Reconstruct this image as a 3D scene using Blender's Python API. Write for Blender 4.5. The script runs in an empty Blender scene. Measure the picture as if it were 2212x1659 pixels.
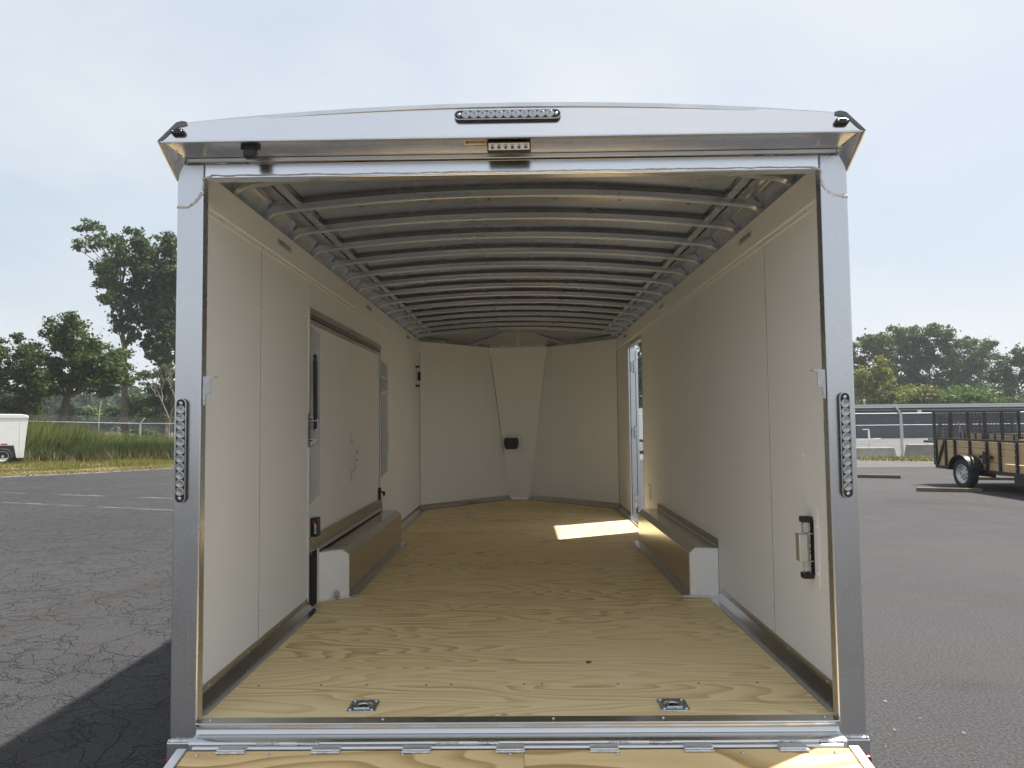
import bpy, math, random
import numpy as np
from mathutils import Vector, Matrix, Euler

random.seed(11)
RNG = np.random.default_rng(7)
SC = bpy.context.scene
COL = SC.collection
rad = math.radians

# ------------------------------------------------------------------ camera
W_, H_ = 2212.0, 1659.0
CAM_F, CAM_PITCH, CAM_YAW, CAM_ROLL = 1534.0, 0.0522, -0.0124, -0.0106
CAM_LOC = Vector((0.0322, -2.7191, 1.63))


def cam_axes():
    f = Vector((math.sin(CAM_YAW) * math.cos(CAM_PITCH), math.cos(CAM_YAW) * math.cos(CAM_PITCH), math.sin(CAM_PITCH)))
    r = Vector((math.cos(CAM_YAW), -math.sin(CAM_YAW), 0.0))
    u = r.cross(f)
    r2 = math.cos(CAM_ROLL) * r + math.sin(CAM_ROLL) * u
    u2 = -math.sin(CAM_ROLL) * r + math.cos(CAM_ROLL) * u
    return r2, u2, f


CR, CU, CF = cam_axes()
cam_data = bpy.data.cameras.new('camera')
cam = bpy.data.objects.new('camera', cam_data)
COL.objects.link(cam)
cam.matrix_world = Matrix(((CR.x, CU.x, -CF.x, CAM_LOC.x), (CR.y, CU.y, -CF.y, CAM_LOC.y),
                           (CR.z, CU.z, -CF.z, CAM_LOC.z), (0, 0, 0, 1)))
cam_data.sensor_fit = 'HORIZONTAL'
cam_data.sensor_width = 36.0
cam_data.lens = 36.0 * CAM_F / W_
cam_data.clip_start = 0.05
cam_data.clip_end = 3000.0
SC.camera = cam


def ray(px, py):
    return (px - W_ / 2) / CAM_F * CR - (py - H_ / 2) / CAM_F * CU + CF


def at_y(px, py, y):
    d = ray(px, py)
    return CAM_LOC + d * ((y - CAM_LOC.y) / d.y)


def at_z(px, py, z=0.0):
    d = ray(px, py)
    return CAM_LOC + d * ((z - CAM_LOC.z) / d.z)


# ------------------------------------------------------------------ world, sun, exposure
SUN_DIR = Vector((0.48, 0.245, 1.0)).normalized()          # towards the sun
SUN_EL = math.asin(SUN_DIR.z)
SUN_AZ = math.atan2(SUN_DIR.x, SUN_DIR.y)
world = bpy.data.worlds.new('World')
SC.world = world
world.use_nodes = True
wn, wl = world.node_tree.nodes, world.node_tree.links
wn.clear()
w_out = wn.new('ShaderNodeOutputWorld')
w_bg = wn.new('ShaderNodeBackground')
w_bg.inputs['Strength'].default_value = 0.1
w_sky = wn.new('ShaderNodeTexSky')
w_sky.sky_type = 'NISHITA'
w_sky.sun_disc = False
w_sky.sun_elevation = SUN_EL
w_sky.sun_rotation = SUN_AZ
w_sky.air_density = 1.2
w_sky.dust_density = 3.0
w_sky.ozone_density = 1.0
w_co = wn.new('ShaderNodeTexCoord')
w_sep = wn.new('ShaderNodeSeparateXYZ')
wl.new(w_co.outputs['Generated'], w_sep.inputs[0])
w_add = wn.new('ShaderNodeMath'); w_add.operation = 'ADD'; w_add.inputs[1].default_value = 0.25
wl.new(w_sep.outputs['Z'], w_add.inputs[0])
w_max = wn.new('ShaderNodeMath'); w_max.operation = 'MAXIMUM'; w_max.inputs[1].default_value = 0.08
wl.new(w_add.outputs[0], w_max.inputs[0])
w_dx = wn.new('ShaderNodeMath'); w_dx.operation = 'DIVIDE'
w_dy = wn.new('ShaderNodeMath'); w_dy.operation = 'DIVIDE'
wl.new(w_sep.outputs['X'], w_dx.inputs[0]); wl.new(w_max.outputs[0], w_dx.inputs[1])
wl.new(w_sep.outputs['Y'], w_dy.inputs[0]); wl.new(w_max.outputs[0], w_dy.inputs[1])
w_cmb = wn.new('ShaderNodeCombineXYZ')
wl.new(w_dx.outputs[0], w_cmb.inputs[0]); wl.new(w_dy.outputs[0], w_cmb.inputs[1])
w_noise = wn.new('ShaderNodeTexNoise')
w_noise.inputs['Scale'].default_value = 0.9
w_noise.inputs['Detail'].default_value = 7.0
w_noise.inputs['Roughness'].default_value = 0.52
w_noise.inputs['Distortion'].default_value = 0.35
wl.new(w_cmb.outputs[0], w_noise.inputs['Vector'])
w_ramp = wn.new('ShaderNodeValToRGB')
w_ramp.color_ramp.elements[0].position = 0.36
w_ramp.color_ramp.elements[0].color = (0.15, 0.15, 0.15, 1)
w_ramp.color_ramp.elements[1].position = 0.66
w_ramp.color_ramp.elements[1].color = (1, 1, 1, 1)
wl.new(w_noise.outputs['Fac'], w_ramp.inputs['Fac'])
w_mix = wn.new('ShaderNodeMix'); w_mix.data_type = 'RGBA'
w_hz = wn.new('ShaderNodeMix'); w_hz.data_type = 'RGBA'          # blue sky seen through milky haze
w_hz.inputs['Factor'].default_value = 0.80
wl.new(w_sky.outputs['Color'], w_hz.inputs['A'])
w_hz.inputs['B'].default_value = (2.55, 2.88, 3.30, 1)
wl.new(w_ramp.outputs['Color'], w_mix.inputs['Factor'])
wl.new(w_hz.outputs['Result'], w_mix.inputs['A'])
w_mix.inputs['B'].default_value = (3.65, 3.82, 4.02, 1)
wl.new(w_mix.outputs['Result'], w_bg.inputs['Color'])
wl.new(w_bg.outputs[0], w_out.inputs['Surface'])

sun_data = bpy.data.lights.new('sun', 'SUN')
sun_data.energy = 4.3
sun_data.angle = rad(1.0)
sun_data.color = (1.0, 0.955, 0.89)
sun = bpy.data.objects.new('sun', sun_data)
COL.objects.link(sun)
sun.location = (6, 3, 12)
sun.rotation_euler = (-SUN_DIR).to_track_quat('-Z', 'Y').to_euler()

SC.view_settings.view_transform = 'Standard'
SC.view_settings.look = 'None'
SC.view_settings.gamma = 1.0
SC.view_settings.use_curve_mapping = False
SC.view_settings.exposure = 1.22
SC.render.engine = 'CYCLES'
SC.cycles.max_bounces = 20
SC.cycles.diffuse_bounces = 16
SC.cycles.glossy_bounces = 8


# ------------------------------------------------------------------ materials
class NT:
    def __init__(self, name):
        self.m = bpy.data.materials.new(name)
        self.m.use_nodes = True
        self.t = self.m.node_tree
        self.t.nodes.clear()
        self.out = self.n('ShaderNodeOutputMaterial')
        self.p = self.n('ShaderNodeBsdfPrincipled')
        self.t.links.new(self.p.outputs[0], self.out.inputs['Surface'])
        self.co = self.n('ShaderNodeTexCoord')

    def n(self, ty, **kw):
        nd = self.t.nodes.new(ty)
        for k, v in kw.items():
            setattr(nd, k, v)
        return nd

    def l(self, a, b):
        self.t.links.new(a, b)

    def mapping(self, scale=(1, 1, 1), src='Object', rot=(0, 0, 0)):
        mp = self.n('ShaderNodeMapping')
        mp.inputs['Scale'].default_value = scale
        mp.inputs['Rotation'].default_value = rot
        self.l(self.co.outputs[src], mp.inputs['Vector'])
        return mp.outputs['Vector']

    def noise(self, vec, scale, detail=4, rough=0.55, dist=0.0):
        nz = self.n('ShaderNodeTexNoise')
        nz.inputs['Scale'].default_value = scale
        nz.inputs['Detail'].default_value = detail
        nz.inputs['Roughness'].default_value = rough
        nz.inputs['Distortion'].default_value = dist
        self.l(vec, nz.inputs['Vector'])
        return nz.outputs['Fac']

    def ramp(self, fac, stops):
        r = self.n('ShaderNodeValToRGB')
        el = r.color_ramp.elements
        while len(el) > 1:
            el.remove(el[-1])
        el[0].position = stops[0][0]
        el[0].color = tuple(stops[0][1]) + (1,) if len(stops[0][1]) == 3 else stops[0][1]
        for p, c in stops[1:]:
            e = el.new(p)
            e.color = tuple(c) + (1,)
        self.l(fac, r.inputs['Fac'])
        return r.outputs['Color']

    def mix(self, fac, a, b, mode='MIX'):
        m = self.n('ShaderNodeMix', data_type='RGBA', blend_type=mode)
        for sock, v in (('Factor', fac), ('A', a), ('B', b)):
            if isinstance(v, (int, float)):
                m.inputs[sock].default_value = v
            elif isinstance(v, tuple):
                m.inputs[sock].default_value = v if len(v) == 4 else v + (1,)
            else:
                self.l(v, m.inputs[sock])
        return m.outputs['Result']

    def math(self, op, a, b=0.0):
        m = self.n('ShaderNodeMath', operation=op)
        for i, v in enumerate((a, b)):
            if isinstance(v, (int, float)):
                m.inputs[i].default_value = v
            else:
                self.l(v, m.inputs[i])
        return m.outputs[0]

    def bump(self, h, strength=0.3, dist=0.01):
        b = self.n('ShaderNodeBump')
        b.inputs['Strength'].default_value = strength
        b.inputs['Distance'].default_value = dist
        self.l(h, b.inputs['Height'])
        self.l(b.outputs['Normal'], self.p.inputs['Normal'])

    def set(self, **kw):
        for k, v in kw.items():
            k = k.replace('_', ' ')
            s = self.p.inputs[k]
            if isinstance(v, (int, float)):
                s.default_value = v
            elif isinstance(v, tuple):
                s.default_value = v if len(v) == 4 else v + (1,)
            else:
                self.l(v, s)


def grey(v):
    return (v, v, v)


def simple(name, col, rough=0.5, metal=0.0, var=0.12, scale=6.0, bump=0.0, bscale=40.0, rvar=0.1):
    t = NT(name)
    v = t.mapping()
    nz = t.noise(v, scale, 5, 0.6)
    a = tuple(c * (1 - var) for c in col)
    b = tuple(min(1.0, c * (1 + var)) for c in col)
    t.set(Base_Color=t.ramp(nz, [(0.3, a), (0.7, b)]), Metallic=metal)
    r0, r1 = max(0.02, rough - rvar), min(1.0, rough + rvar)
    t.set(Roughness=t.ramp(t.noise(v, scale * 2.3, 4), [(0.3, grey(r0)), (0.7, grey(r1))]))
    if bump:
        t.bump(t.noise(v, bscale, 4), bump, 0.004)
    return t.m


def brushed(name, col, rough, stretch, var=0.025, wav=0.0, aniso=0.0):
    """Mill-finish aluminium: fine streaks along one axis, cloudy roughness."""
    t = NT(name)
    v = t.mapping(stretch)
    st = t.noise(v, 9.0, 4, 0.6)
    cl = t.noise(t.mapping(), 3.0, 5, 0.6)
    a = tuple(c * (1 - var) for c in col)
    b = tuple(min(1.0, c * (1 + var)) for c in col)
    t.set(Base_Color=t.mix(0.4, t.ramp(st, [(0.3, a), (0.7, b)]), t.ramp(cl, [(0.3, a), (0.75, b)])), Metallic=1.0)
    rr = t.mix(0.5, t.ramp(cl, [(0.3, grey(rough * 0.8)), (0.75, grey(rough * 1.3))]),
               t.ramp(st, [(0.3, grey(rough * 0.95)), (0.7, grey(rough * 1.06))]))
    t.set(Roughness=rr)
    if not wav:
        return t.m
    h = t.math('ADD', t.math('MULTIPLY', st, 0.10 if not wav else 0.02), t.math('MULTIPLY', t.noise(t.mapping(), 1.6, 2), wav))
    t.bump(h, 0.02 if not wav else 0.10, 0.002 if not wav else 0.02)
    return t.m


M = {}
M['alu_v'] = brushed('aluminium_brushed_upright', (0.66, 0.67, 0.69), 0.27, (14, 14, 0.35))
M['alu_h'] = brushed('aluminium_brushed_across', (0.80, 0.81, 0.83), 0.20, (0.35, 14, 14), wav=0.25)
M['alu_l'] = brushed('aluminium_brushed_lengthwise', (0.60, 0.59, 0.57), 0.22, (14, 0.35, 14), 0.03)
M['alu_roof'] = brushed('aluminium_roof_skin', (0.57, 0.60, 0.645), 0.26, (0.6, 5, 5), wav=0.10)
M['alu_bow'] = brushed('aluminium_roof_bow', (0.58, 0.605, 0.645), 0.28, (0.5, 9, 9))
M['alu_end'] = simple('aluminium_satin_sheet', (0.90, 0.905, 0.91), 0.55, 0.85, 0.04, 7.0)
M['alu_dark'] = brushed('aluminium_trim_dark', (0.52, 0.51, 0.49), 0.22, (14, 0.35, 14), 0.03)
M['alu_sill'] = brushed('aluminium_sill', (0.66, 0.67, 0.68), 0.20, (0.35, 14, 14), wav=0.2)
M['alu_guard'] = simple('aluminium_guard_sheet', (0.50, 0.50, 0.49), 0.45, 1.0, 0.08, 5.0)
M['alu_plate'] = simple('aluminium_plate_matt', (0.72, 0.73, 0.74), 0.40, 1.0, 0.08, 5.0)
M['weld'] = simple('aluminium_weld_bead', (0.66, 0.67, 0.69), 0.42, 1.0, 0.25, 60.0, 0.5, 160.0)
M['zinc'] = simple('zinc_plated_steel', (0.55, 0.57, 0.60), 0.28, 1.0, 0.2, 40.0, 0.2, 90.0)
M['wire'] = simple('weathered_fence_wire', (0.20, 0.21, 0.22), 0.6, 0.3, 0.2, 25.0)
M['galv'] = simple('galvanised_steel', (0.52, 0.55, 0.57), 0.45, 0.7, 0.2, 25.0)
M['panel'] = simple('white_wall_panel', (0.865, 0.88, 0.885), 0.52, 0.0, 0.015, 1.5, 0.04, 90.0, 0.06)
M['panel_cap'] = simple('white_wall_cap', (0.865, 0.88, 0.885), 0.45, 0.0, 0.02, 2.0)
M['white_paint'] = simple('white_trailer_paint', (0.82, 0.83, 0.84), 0.3, 0.0, 0.02, 2.0)
M['black_plastic'] = simple('black_plastic', (0.016, 0.017, 0.019), 0.38, 0.0, 0.3, 30.0)
M['black_gasket'] = simple('black_rubber', (0.012, 0.012, 0.012), 0.75, 0.0, 0.3, 30.0)
M['black_paint'] = simple('black_satin_paint', (0.014, 0.015, 0.018), 0.34, 0.0, 0.3, 8.0, 0.1, 60.0)
M['tyre'] = simple('tyre_rubber', (0.016, 0.016, 0.017), 0.82, 0.0, 0.25, 20.0, 0.3, 60.0)
M['rim'] = simple('silver_wheel_paint', (0.50, 0.51, 0.52), 0.4, 0.5, 0.1, 12.0)
M['hole'] = simple('dark_void', (0.01, 0.01, 0.01), 0.9, 0.0, 0.1)
M['red'] = simple('red_reflector', (0.30, 0.012, 0.015), 0.25, 0.0, 0.1, 40.0)
M['orange'] = simple('orange_reflector', (0.75, 0.12, 0.03), 0.25, 0.0, 0.1, 40.0)
M['dark_red'] = simple('smoked_red_lens', (0.014, 0.006, 0.007), 0.25, 0.0, 0.2, 40.0)
M['clear_lens'] = simple('clear_lens_plastic', (0.50, 0.51, 0.53), 0.10, 0.65, 0.15, 40.0)
M['led_face'] = simple('work_lamp_face', (0.80, 0.66, 0.44), 0.25, 0.3, 0.06, 30.0)
M['concrete'] = simple('concrete_cast', (0.24, 0.235, 0.21), 0.9, 0.0, 0.18, 3.0, 0.4, 30.0)
M['label_white'] = simple('label_white', (0.86, 0.85, 0.82), 0.5, 0.0, 0.04)
M['label_orange'] = simple('label_orange', (0.55, 0.40, 0.22), 0.5, 0.0, 0.04)
M['label_ink'] = simple('label_ink', (0.02, 0.02, 0.02), 0.6, 0.0, 0.1)
M['barn_wall'] = simple('grey_metal_siding', (0.050, 0.056, 0.072), 0.7, 0.0, 0.12, 1.2)
M['barn_roof'] = simple('grey_metal_roofing', (0.060, 0.063, 0.068), 0.92, 0.0, 0.15, 1.5)
M['barn_roof'].node_tree.nodes['Principled BSDF'].inputs['Specular IOR Level'].default_value = 0.1
M['gap_shade'] = simple('painted_gap_shade', (0.12, 0.125, 0.14), 0.5, 0.0, 0.2, 10.0)  # dark colour standing for the shade in the gap above each bow
M['sealant'] = simple('grey_sealant', (0.16, 0.165, 0.17), 0.7, 0.0, 0.3, 60.0, 0.6, 120.0)
M['stone'] = simple('pebble_stone', (0.17, 0.16, 0.15), 0.9, 0.0, 0.4, 30.0)


def wood(name, pale, mid, dark, grain=7.0, contrast=1.0, ysc=1.0):
    """Rotary-cut plywood: contour lines of a stretched noise field give cathedral grain along X."""
    t = NT(name)
    oi = t.n('ShaderNodeObjectInfo')
    add = t.n('ShaderNodeVectorMath', operation='ADD')
    sc = t.n('ShaderNodeVectorMath', operation='SCALE')
    cmb = t.n('ShaderNodeCombineXYZ')
    for i in range(3):
        t.l(oi.outputs['Random'], cmb.inputs[i])
    t.l(cmb.outputs[0], sc.inputs[0]); sc.inputs['Scale'].default_value = 23.0
    t.l(t.co.outputs['Object'], add.inputs[0]); t.l(sc.outputs[0], add.inputs[1])
    mp = t.n('ShaderNodeMapping')
    mp.inputs['Scale'].default_value = (0.55, 3.3 * ysc, 0.4)
    t.l(add.outputs[0], mp.inputs['Vector'])
    field = t.noise(mp.outputs[0], 1.0, 2.0, 0.40, 0.35)
    rings = t.math('FRACT', t.math('MULTIPLY', field, grain))
    fm = t.n('ShaderNodeMapping')
    fm.inputs['Scale'].default_value = (2.5, 120.0, 3.0)
    t.l(add.outputs[0], fm.inputs['Vector'])
    fine = t.noise(fm.outputs[0], 1.0, 4, 0.65)
    fm2 = t.n('ShaderNodeMapping')
    fm2.inputs['Scale'].default_value = (1.2, 26.0, 3.0)
    t.l(add.outputs[0], fm2.inputs['Vector'])
    streak = t.noise(fm2.outputs[0], 1.0, 3, 0.6)
    band = t.noise(mp.outputs[0], 0.7, 2, 0.5)
    soft = tuple(p * (1 - .30 * contrast) + m * .30 * contrast for p, m in zip(pale, mid))
    s = t.ramp(rings, [(0.0, grey(0)), (0.45, grey(0.22)), (0.80, grey(0.85)), (0.90, grey(1.0)), (0.97, grey(0.15)), (1.0, grey(0))])
    amp = t.ramp(band, [(0.32, grey(0.38)), (0.62, grey(1.0))])
    c = t.mix(t.math('MULTIPLY', t.math('MULTIPLY', s, amp), contrast), pale, mid)
    c = t.mix(t.math('MULTIPLY', t.ramp(streak, [(0.42, grey(0)), (0.72, grey(1))]), 0.5), c, soft)
    c = t.mix(0.55, c, t.ramp(fine, [(0.25, grey(0.84)), (0.55, grey(1.0))]), 'MULTIPLY')
    vo = t.n('ShaderNodeTexVoronoi')
    vm = t.n('ShaderNodeMapping'); vm.inputs['Scale'].default_value = (1.6, 2.6, 1.0)
    t.l(add.outputs[0], vm.inputs['Vector']); t.l(vm.outputs[0], vo.inputs['Vector'])
    vo.inputs['Scale'].default_value = 1.0
    kn = t.ramp(vo.outputs['Distance'], [(0.012, grey(1)), (0.035, grey(0))])
    c = t.mix(t.math('MULTIPLY', kn, 0.7), c, dark)
    t.set(Base_Color=c, Roughness=t.ramp(fine, [(0.3, grey(0.5)), (0.7, grey(0.72))]))
    t.bump(t.math('ADD', t.math('MULTIPLY', fine, 0.6), s), 0.12, 0.002)
    return t.m


M['ply'] = wood('plywood_floor', (0.91, 0.75, 0.435), (0.54, 0.335, 0.12), (0.14, 0.07, 0.025), 24.0, 1.0)
M['ply_ramp'] = wood('plywood_ramp', (0.86, 0.64, 0.33), (0.38, 0.20, 0.06), (0.22, 0.11, 0.035), 20.0, 1.0, 0.6)
M['board'] = wood('treated_board', (0.52, 0.38, 0.20), (0.40, 0.27, 0.13), (0.10, 0.05, 0.02), 9.0, 0.9, 3.0)
M['timber'] = simple('weathered_timber', (0.13, 0.098, 0.065), 0.85, 0.0, 0.3, 9.0, 0.5, 50.0)


def asphalt():
    t = NT('asphalt')
    v = t.mapping()
    sep = t.n('ShaderNodeSeparateXYZ'); t.l(t.co.outputs['Object'], sep.inputs[0])
    big = t.noise(v, 0.16, 4, 0.6)
    mid = t.noise(v, 1.3, 5, 0.65)
    ag = t.noise(v, 62.0, 3, 0.75)
    agv = t.n('ShaderNodeTexVoronoi'); agv.inputs['Scale'].default_value = 70.0; t.l(v, agv.inputs['Vector'])
    base = t.ramp(big, [(0.3, (0.060, 0.059, 0.061)), (0.7, (0.088, 0.086, 0.087))])
    base = t.mix(0.7, base, t.ramp(mid, [(0.25, grey(0.62)), (0.75, grey(1.0))]), 'MULTIPLY')
    base = t.mix(0.75, base, t.ramp(ag, [(0.36, grey(0.12)), (0.50, grey(0.75)), (0.64, grey(1.45))]), 'MULTIPLY')
    speck = t.ramp(agv.outputs['Distance'], [(0.05, grey(1)), (0.16, grey(0))])
    base = t.mix(t.math('MULTIPLY', speck, 0.40), base, (0.30, 0.29, 0.28))
    patch = t.ramp(t.noise(v, 0.42, 3, 0.5, 0.6), [(0.56, grey(1.0)), (0.66, grey(0.80))])
    base = t.mix(1.0, base, patch, 'MULTIPLY')
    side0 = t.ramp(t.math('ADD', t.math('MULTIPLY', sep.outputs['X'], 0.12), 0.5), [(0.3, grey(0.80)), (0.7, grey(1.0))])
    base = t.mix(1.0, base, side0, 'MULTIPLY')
    base = t.mix(1.0, base, (0.80, 0.80, 0.81), 'MULTIPLY')
    # tyre-dirt streaks drawn out along X and a brownish stain
    sv = t.mapping((0.12, 1.4, 1), rot=(0, 0, rad(-24)))
    streak = t.noise(sv, 1.0, 5, 0.6)
    base = t.mix(t.math('MULTIPLY', t.ramp(streak, [(0.50, grey(0)), (0.70, grey(1))]), 0.3), base, (0.052, 0.044, 0.038))
    def track(pa, pb, half, soft, wob):
        A, C = at_z(*pa), at_z(*pb)
        d = (C - A).normalized(); nx, ny = -d.y, d.x
        c0 = nx * A.x + ny * A.y
        lin = t.math('ADD', t.math('MULTIPLY', sep.outputs['X'], nx), t.math('MULTIPLY', sep.outputs['Y'], ny))
        lin = t.math('ADD', t.math('SUBTRACT', lin, c0), t.math('MULTIPLY', t.math('SUBTRACT', t.noise(v, 0.7, 3), 0.5), wob))
        return t.ramp(t.math('ABSOLUTE', lin), [(half, grey(1)), (half + soft, grey(0))])
    left = t.ramp(t.math('ADD', t.math('MULTIPLY', sep.outputs['X'], 0.2), 0.5), [(0.2, grey(1)), (0.3, grey(0))])
    for pa, pb, half, soft, wob, k, colr in (((4.6, 1192), (373.8, 1118), 0.012, 0.02, 0.35, 0.75, (0.022, 0.021, 0.02)),
                                             ((0, 1358), (371.8, 1252), 0.05, 0.14, 0.25, 0.6, (0.030, 0.026, 0.022)),
                                             ((0, 1640), (372, 1520), 0.05, 0.16, 0.30, 0.6, (0.030, 0.026, 0.023)),
                                             ((0, 1108), (370, 1102), 0.015, 0.03, 0.5, 0.6, (0.03, 0.028, 0.026)),
                                             ((0, 1062), (370, 1030), 0.04, 0.08, 0.6, 0.6, (0.034, 0.031, 0.03)),
                                             ((0, 1040), (370, 1036), 0.03, 0.10, 0.6, 0.5, (0.034, 0.031, 0.03))):
        base = t.mix(t.math('MULTIPLY', t.math('MULTIPLY', track(pa, pb, half, soft, wob), left), k), base, colr)
    # alligator cracks on the old paving (left of the trailer)
    wv = t.n('ShaderNodeVectorMath', operation='ADD')
    wn_ = t.n('ShaderNodeTexNoise'); wn_.inputs['Scale'].default_value = 1.7; wn_.inputs['Detail'].default_value = 5
    t.l(v, wn_.inputs['Vector'])
    wsc = t.n('ShaderNodeVectorMath', operation='SCALE'); wsc.inputs['Scale'].default_value = 0.75
    t.l(wn_.outputs['Color'], wsc.inputs[0])
    t.l(v, wv.inputs[0]); t.l(wsc.outputs[0], wv.inputs[1])
    heights = None
    crack = None
    for sc_, w0, thr in ((2.3, 0.020, 0.36), (5.6, 0.026, 0.38)):
        vo = t.n('ShaderNodeTexVoronoi', feature='DISTANCE_TO_EDGE')
        vo.inputs['Scale'].default_value = sc_
        t.l(wv.outputs[0], vo.inputs['Vector'])
        line = t.ramp(vo.outputs['Distance'], [(0.0, grey(1)), (w0, grey(0))])
        mask = t.ramp(t.noise(v, 0.9 if sc_ < 3 else 1.9, 3), [(thr, grey(0)), (thr + 0.1, grey(1))])
        c = t.math('MULTIPLY', line, mask)
        crack = c if crack is None else t.math('MAXIMUM', crack, c)
    side = t.ramp(t.math('ADD', t.math('MULTIPLY', sep.outputs['X'], 0.2), 0.5), [(0.2, grey(1)), (0.45, grey(0))])
    crack = t.math('MULTIPLY', crack, side)
    base = t.mix(t.math('MULTIPLY', crack, 0.72), base, (0.014, 0.014, 0.014))
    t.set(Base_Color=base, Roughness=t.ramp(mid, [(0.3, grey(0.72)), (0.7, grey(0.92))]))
    t.p.inputs['Specular IOR Level'].default_value = 0.3
    h = t.math('SUBTRACT', t.math('ADD', t.math('MULTIPLY', ag, 0.9), t.math('MULTIPLY', agv.outputs['Distance'], 0.5)), t.math('MULTIPLY', crack, 2.0))
    t.bump(h, 0.8, 0.010)
    return t.m


M['asphalt'] = asphalt()


def patchy(name, cols, scale, fine, bump=0.5):
    t = NT(name)
    v = t.mapping()
    a = t.ramp(t.noise(v, scale, 5, 0.65), [(0.3, cols[0]), (0.5, cols[1]), (0.7, cols[2])])
    f = t.noise(v, fine, 4, 0.7)
    t.set(Base_Color=t.mix(0.8, a, t.ramp(f, [(0.25, grey(0.4)), (0.7, grey(1))]), 'MULTIPLY'), Roughness=0.95)
    t.bump(f, bump, 0.03)
    return t.m


M['turf'] = patchy('dry_turf', ((0.16, 0.15, 0.05), (0.22, 0.17, 0.085), (0.26, 0.21, 0.13)), 0.5, 18.0)
M['gravel'] = patchy('crushed_gravel', ((0.11, 0.105, 0.10), (0.15, 0.145, 0.14), (0.20, 0.195, 0.19)), 0.4, 14.0, 0.8)
M['field'] = patchy('rough_field', ((0.06, 0.08, 0.03), (0.09, 0.10, 0.04), (0.13, 0.12, 0.06)), 0.15, 3.0)
M['apron'] = patchy('worn_concrete_apron', ((0.085, 0.085, 0.085), (0.105, 0.103, 0.10), (0.13, 0.127, 0.124)), 0.6, 25.0, 0.3)


def line_paint():
    t = NT('worn_line_paint')
    t.set(Base_Color=(0.30, 0.29, 0.28), Roughness=0.9)
    tr = t.n('ShaderNodeBsdfTransparent')
    mx = t.n('ShaderNodeMixShader')
    v = t.mapping()
    f = t.math('MULTIPLY', t.ramp(t.noise(v, 1.2, 4), [(0.42, grey(0)), (0.62, grey(1))]),
               t.ramp(t.noise(v, 30, 3), [(0.38, grey(0)), (0.6, grey(1))]))
    t.l(t.math('MULTIPLY', f, 0.75), mx.inputs['Fac'])
    t.l(tr.outputs[0], mx.inputs[1]); t.l(t.p.outputs[0], mx.inputs[2])
    t.l(mx.outputs[0], t.out.inputs['Surface'])
    return t.m


M['line'] = line_paint()


def leaf(name, dark, light, transl=0.35, scale=0.35):
    t = NT(name)
    gi = t.n('ShaderNodeNewGeometry')
    v = t.mapping()
    big = t.noise(v, scale, 3, 0.55)
    fac = t.math('ADD', t.math('MULTIPLY', big, 0.6), t.math('MULTIPLY', gi.outputs['Random Per Island'], 0.4))
    c = t.ramp(fac, [(0.28, dark), (0.72, light)])
    t.set(Base_Color=c, Roughness=0.55)
    t.p.inputs['Specular IOR Level'].default_value = 0.25
    tl = t.n('ShaderNodeBsdfTranslucent')
    t.l(t.mix(1.0, c, (1.1, 1.2, 0.55), 'MULTIPLY'), tl.inputs['Color'])
    mx = t.n('ShaderNodeMixShader'); mx.inputs['Fac'].default_value = transl
    t.l(t.p.outputs[0], mx.inputs[1]); t.l(tl.outputs[0], mx.inputs[2])
    t.l(mx.outputs[0], t.out.inputs['Surface'])
    return t.m


M['leaf_maple'] = leaf('leaves_maple', (0.034, 0.056, 0.020), (0.092, 0.132, 0.044), 0.42)
M['leaf_poplar'] = leaf('leaves_poplar', (0.038, 0.064, 0.026), (0.100, 0.145, 0.058), 0.42)
M['leaf_locust'] = leaf('leaves_locust', (0.030, 0.052, 0.018), (0.085, 0.120, 0.042))
M['leaf_dark'] = leaf('leaves_dark', (0.028, 0.048, 0.022), (0.078, 0.112, 0.048), 0.4)
M['leaf_yellow'] = leaf('leaves_yellowing', (0.090, 0.110, 0.020), (0.260, 0.250, 0.050))
M['leaf_gold'] = leaf('leaves_golden', (0.085, 0.105, 0.024), (0.230, 0.230, 0.060))
M['leaf_lime'] = leaf('leaves_fresh_green', (0.045, 0.085, 0.024), (0.120, 0.185, 0.055))
M['leaf_far'] = leaf('leaves_far_wood', (0.024, 0.044, 0.022), (0.070, 0.105, 0.045), scale=0.12)
M['reed'] = leaf('reed_blades', (0.046, 0.062, 0.020), (0.225, 0.235, 0.100), 0.4, 0.9)
M['rush'] = leaf('rush_blades', (0.022, 0.040, 0.016), (0.090, 0.120, 0.045), 0.3, 0.9)
M['straw'] = leaf('dry_straw', (0.14, 0.11, 0.05), (0.30, 0.25, 0.14), 0.3, 0.6)
M['grass'] = leaf('grass_blades', (0.090, 0.095, 0.020), (0.230, 0.210, 0.070), 0.35, 0.4)
M['weed'] = leaf('weed_leaves', (0.090, 0.095, 0.025), (0.300, 0.230, 0.080), 0.3, 0.6)
M['bark'] = simple('tree_bark', (0.085, 0.068, 0.050), 0.95, 0.0, 0.35, 5.0, 0.7, 14.0)
M['bark_grey'] = simple('grey_branch_bark', (0.16, 0.14, 0.12), 0.95, 0.0, 0.3, 5.0)


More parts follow.
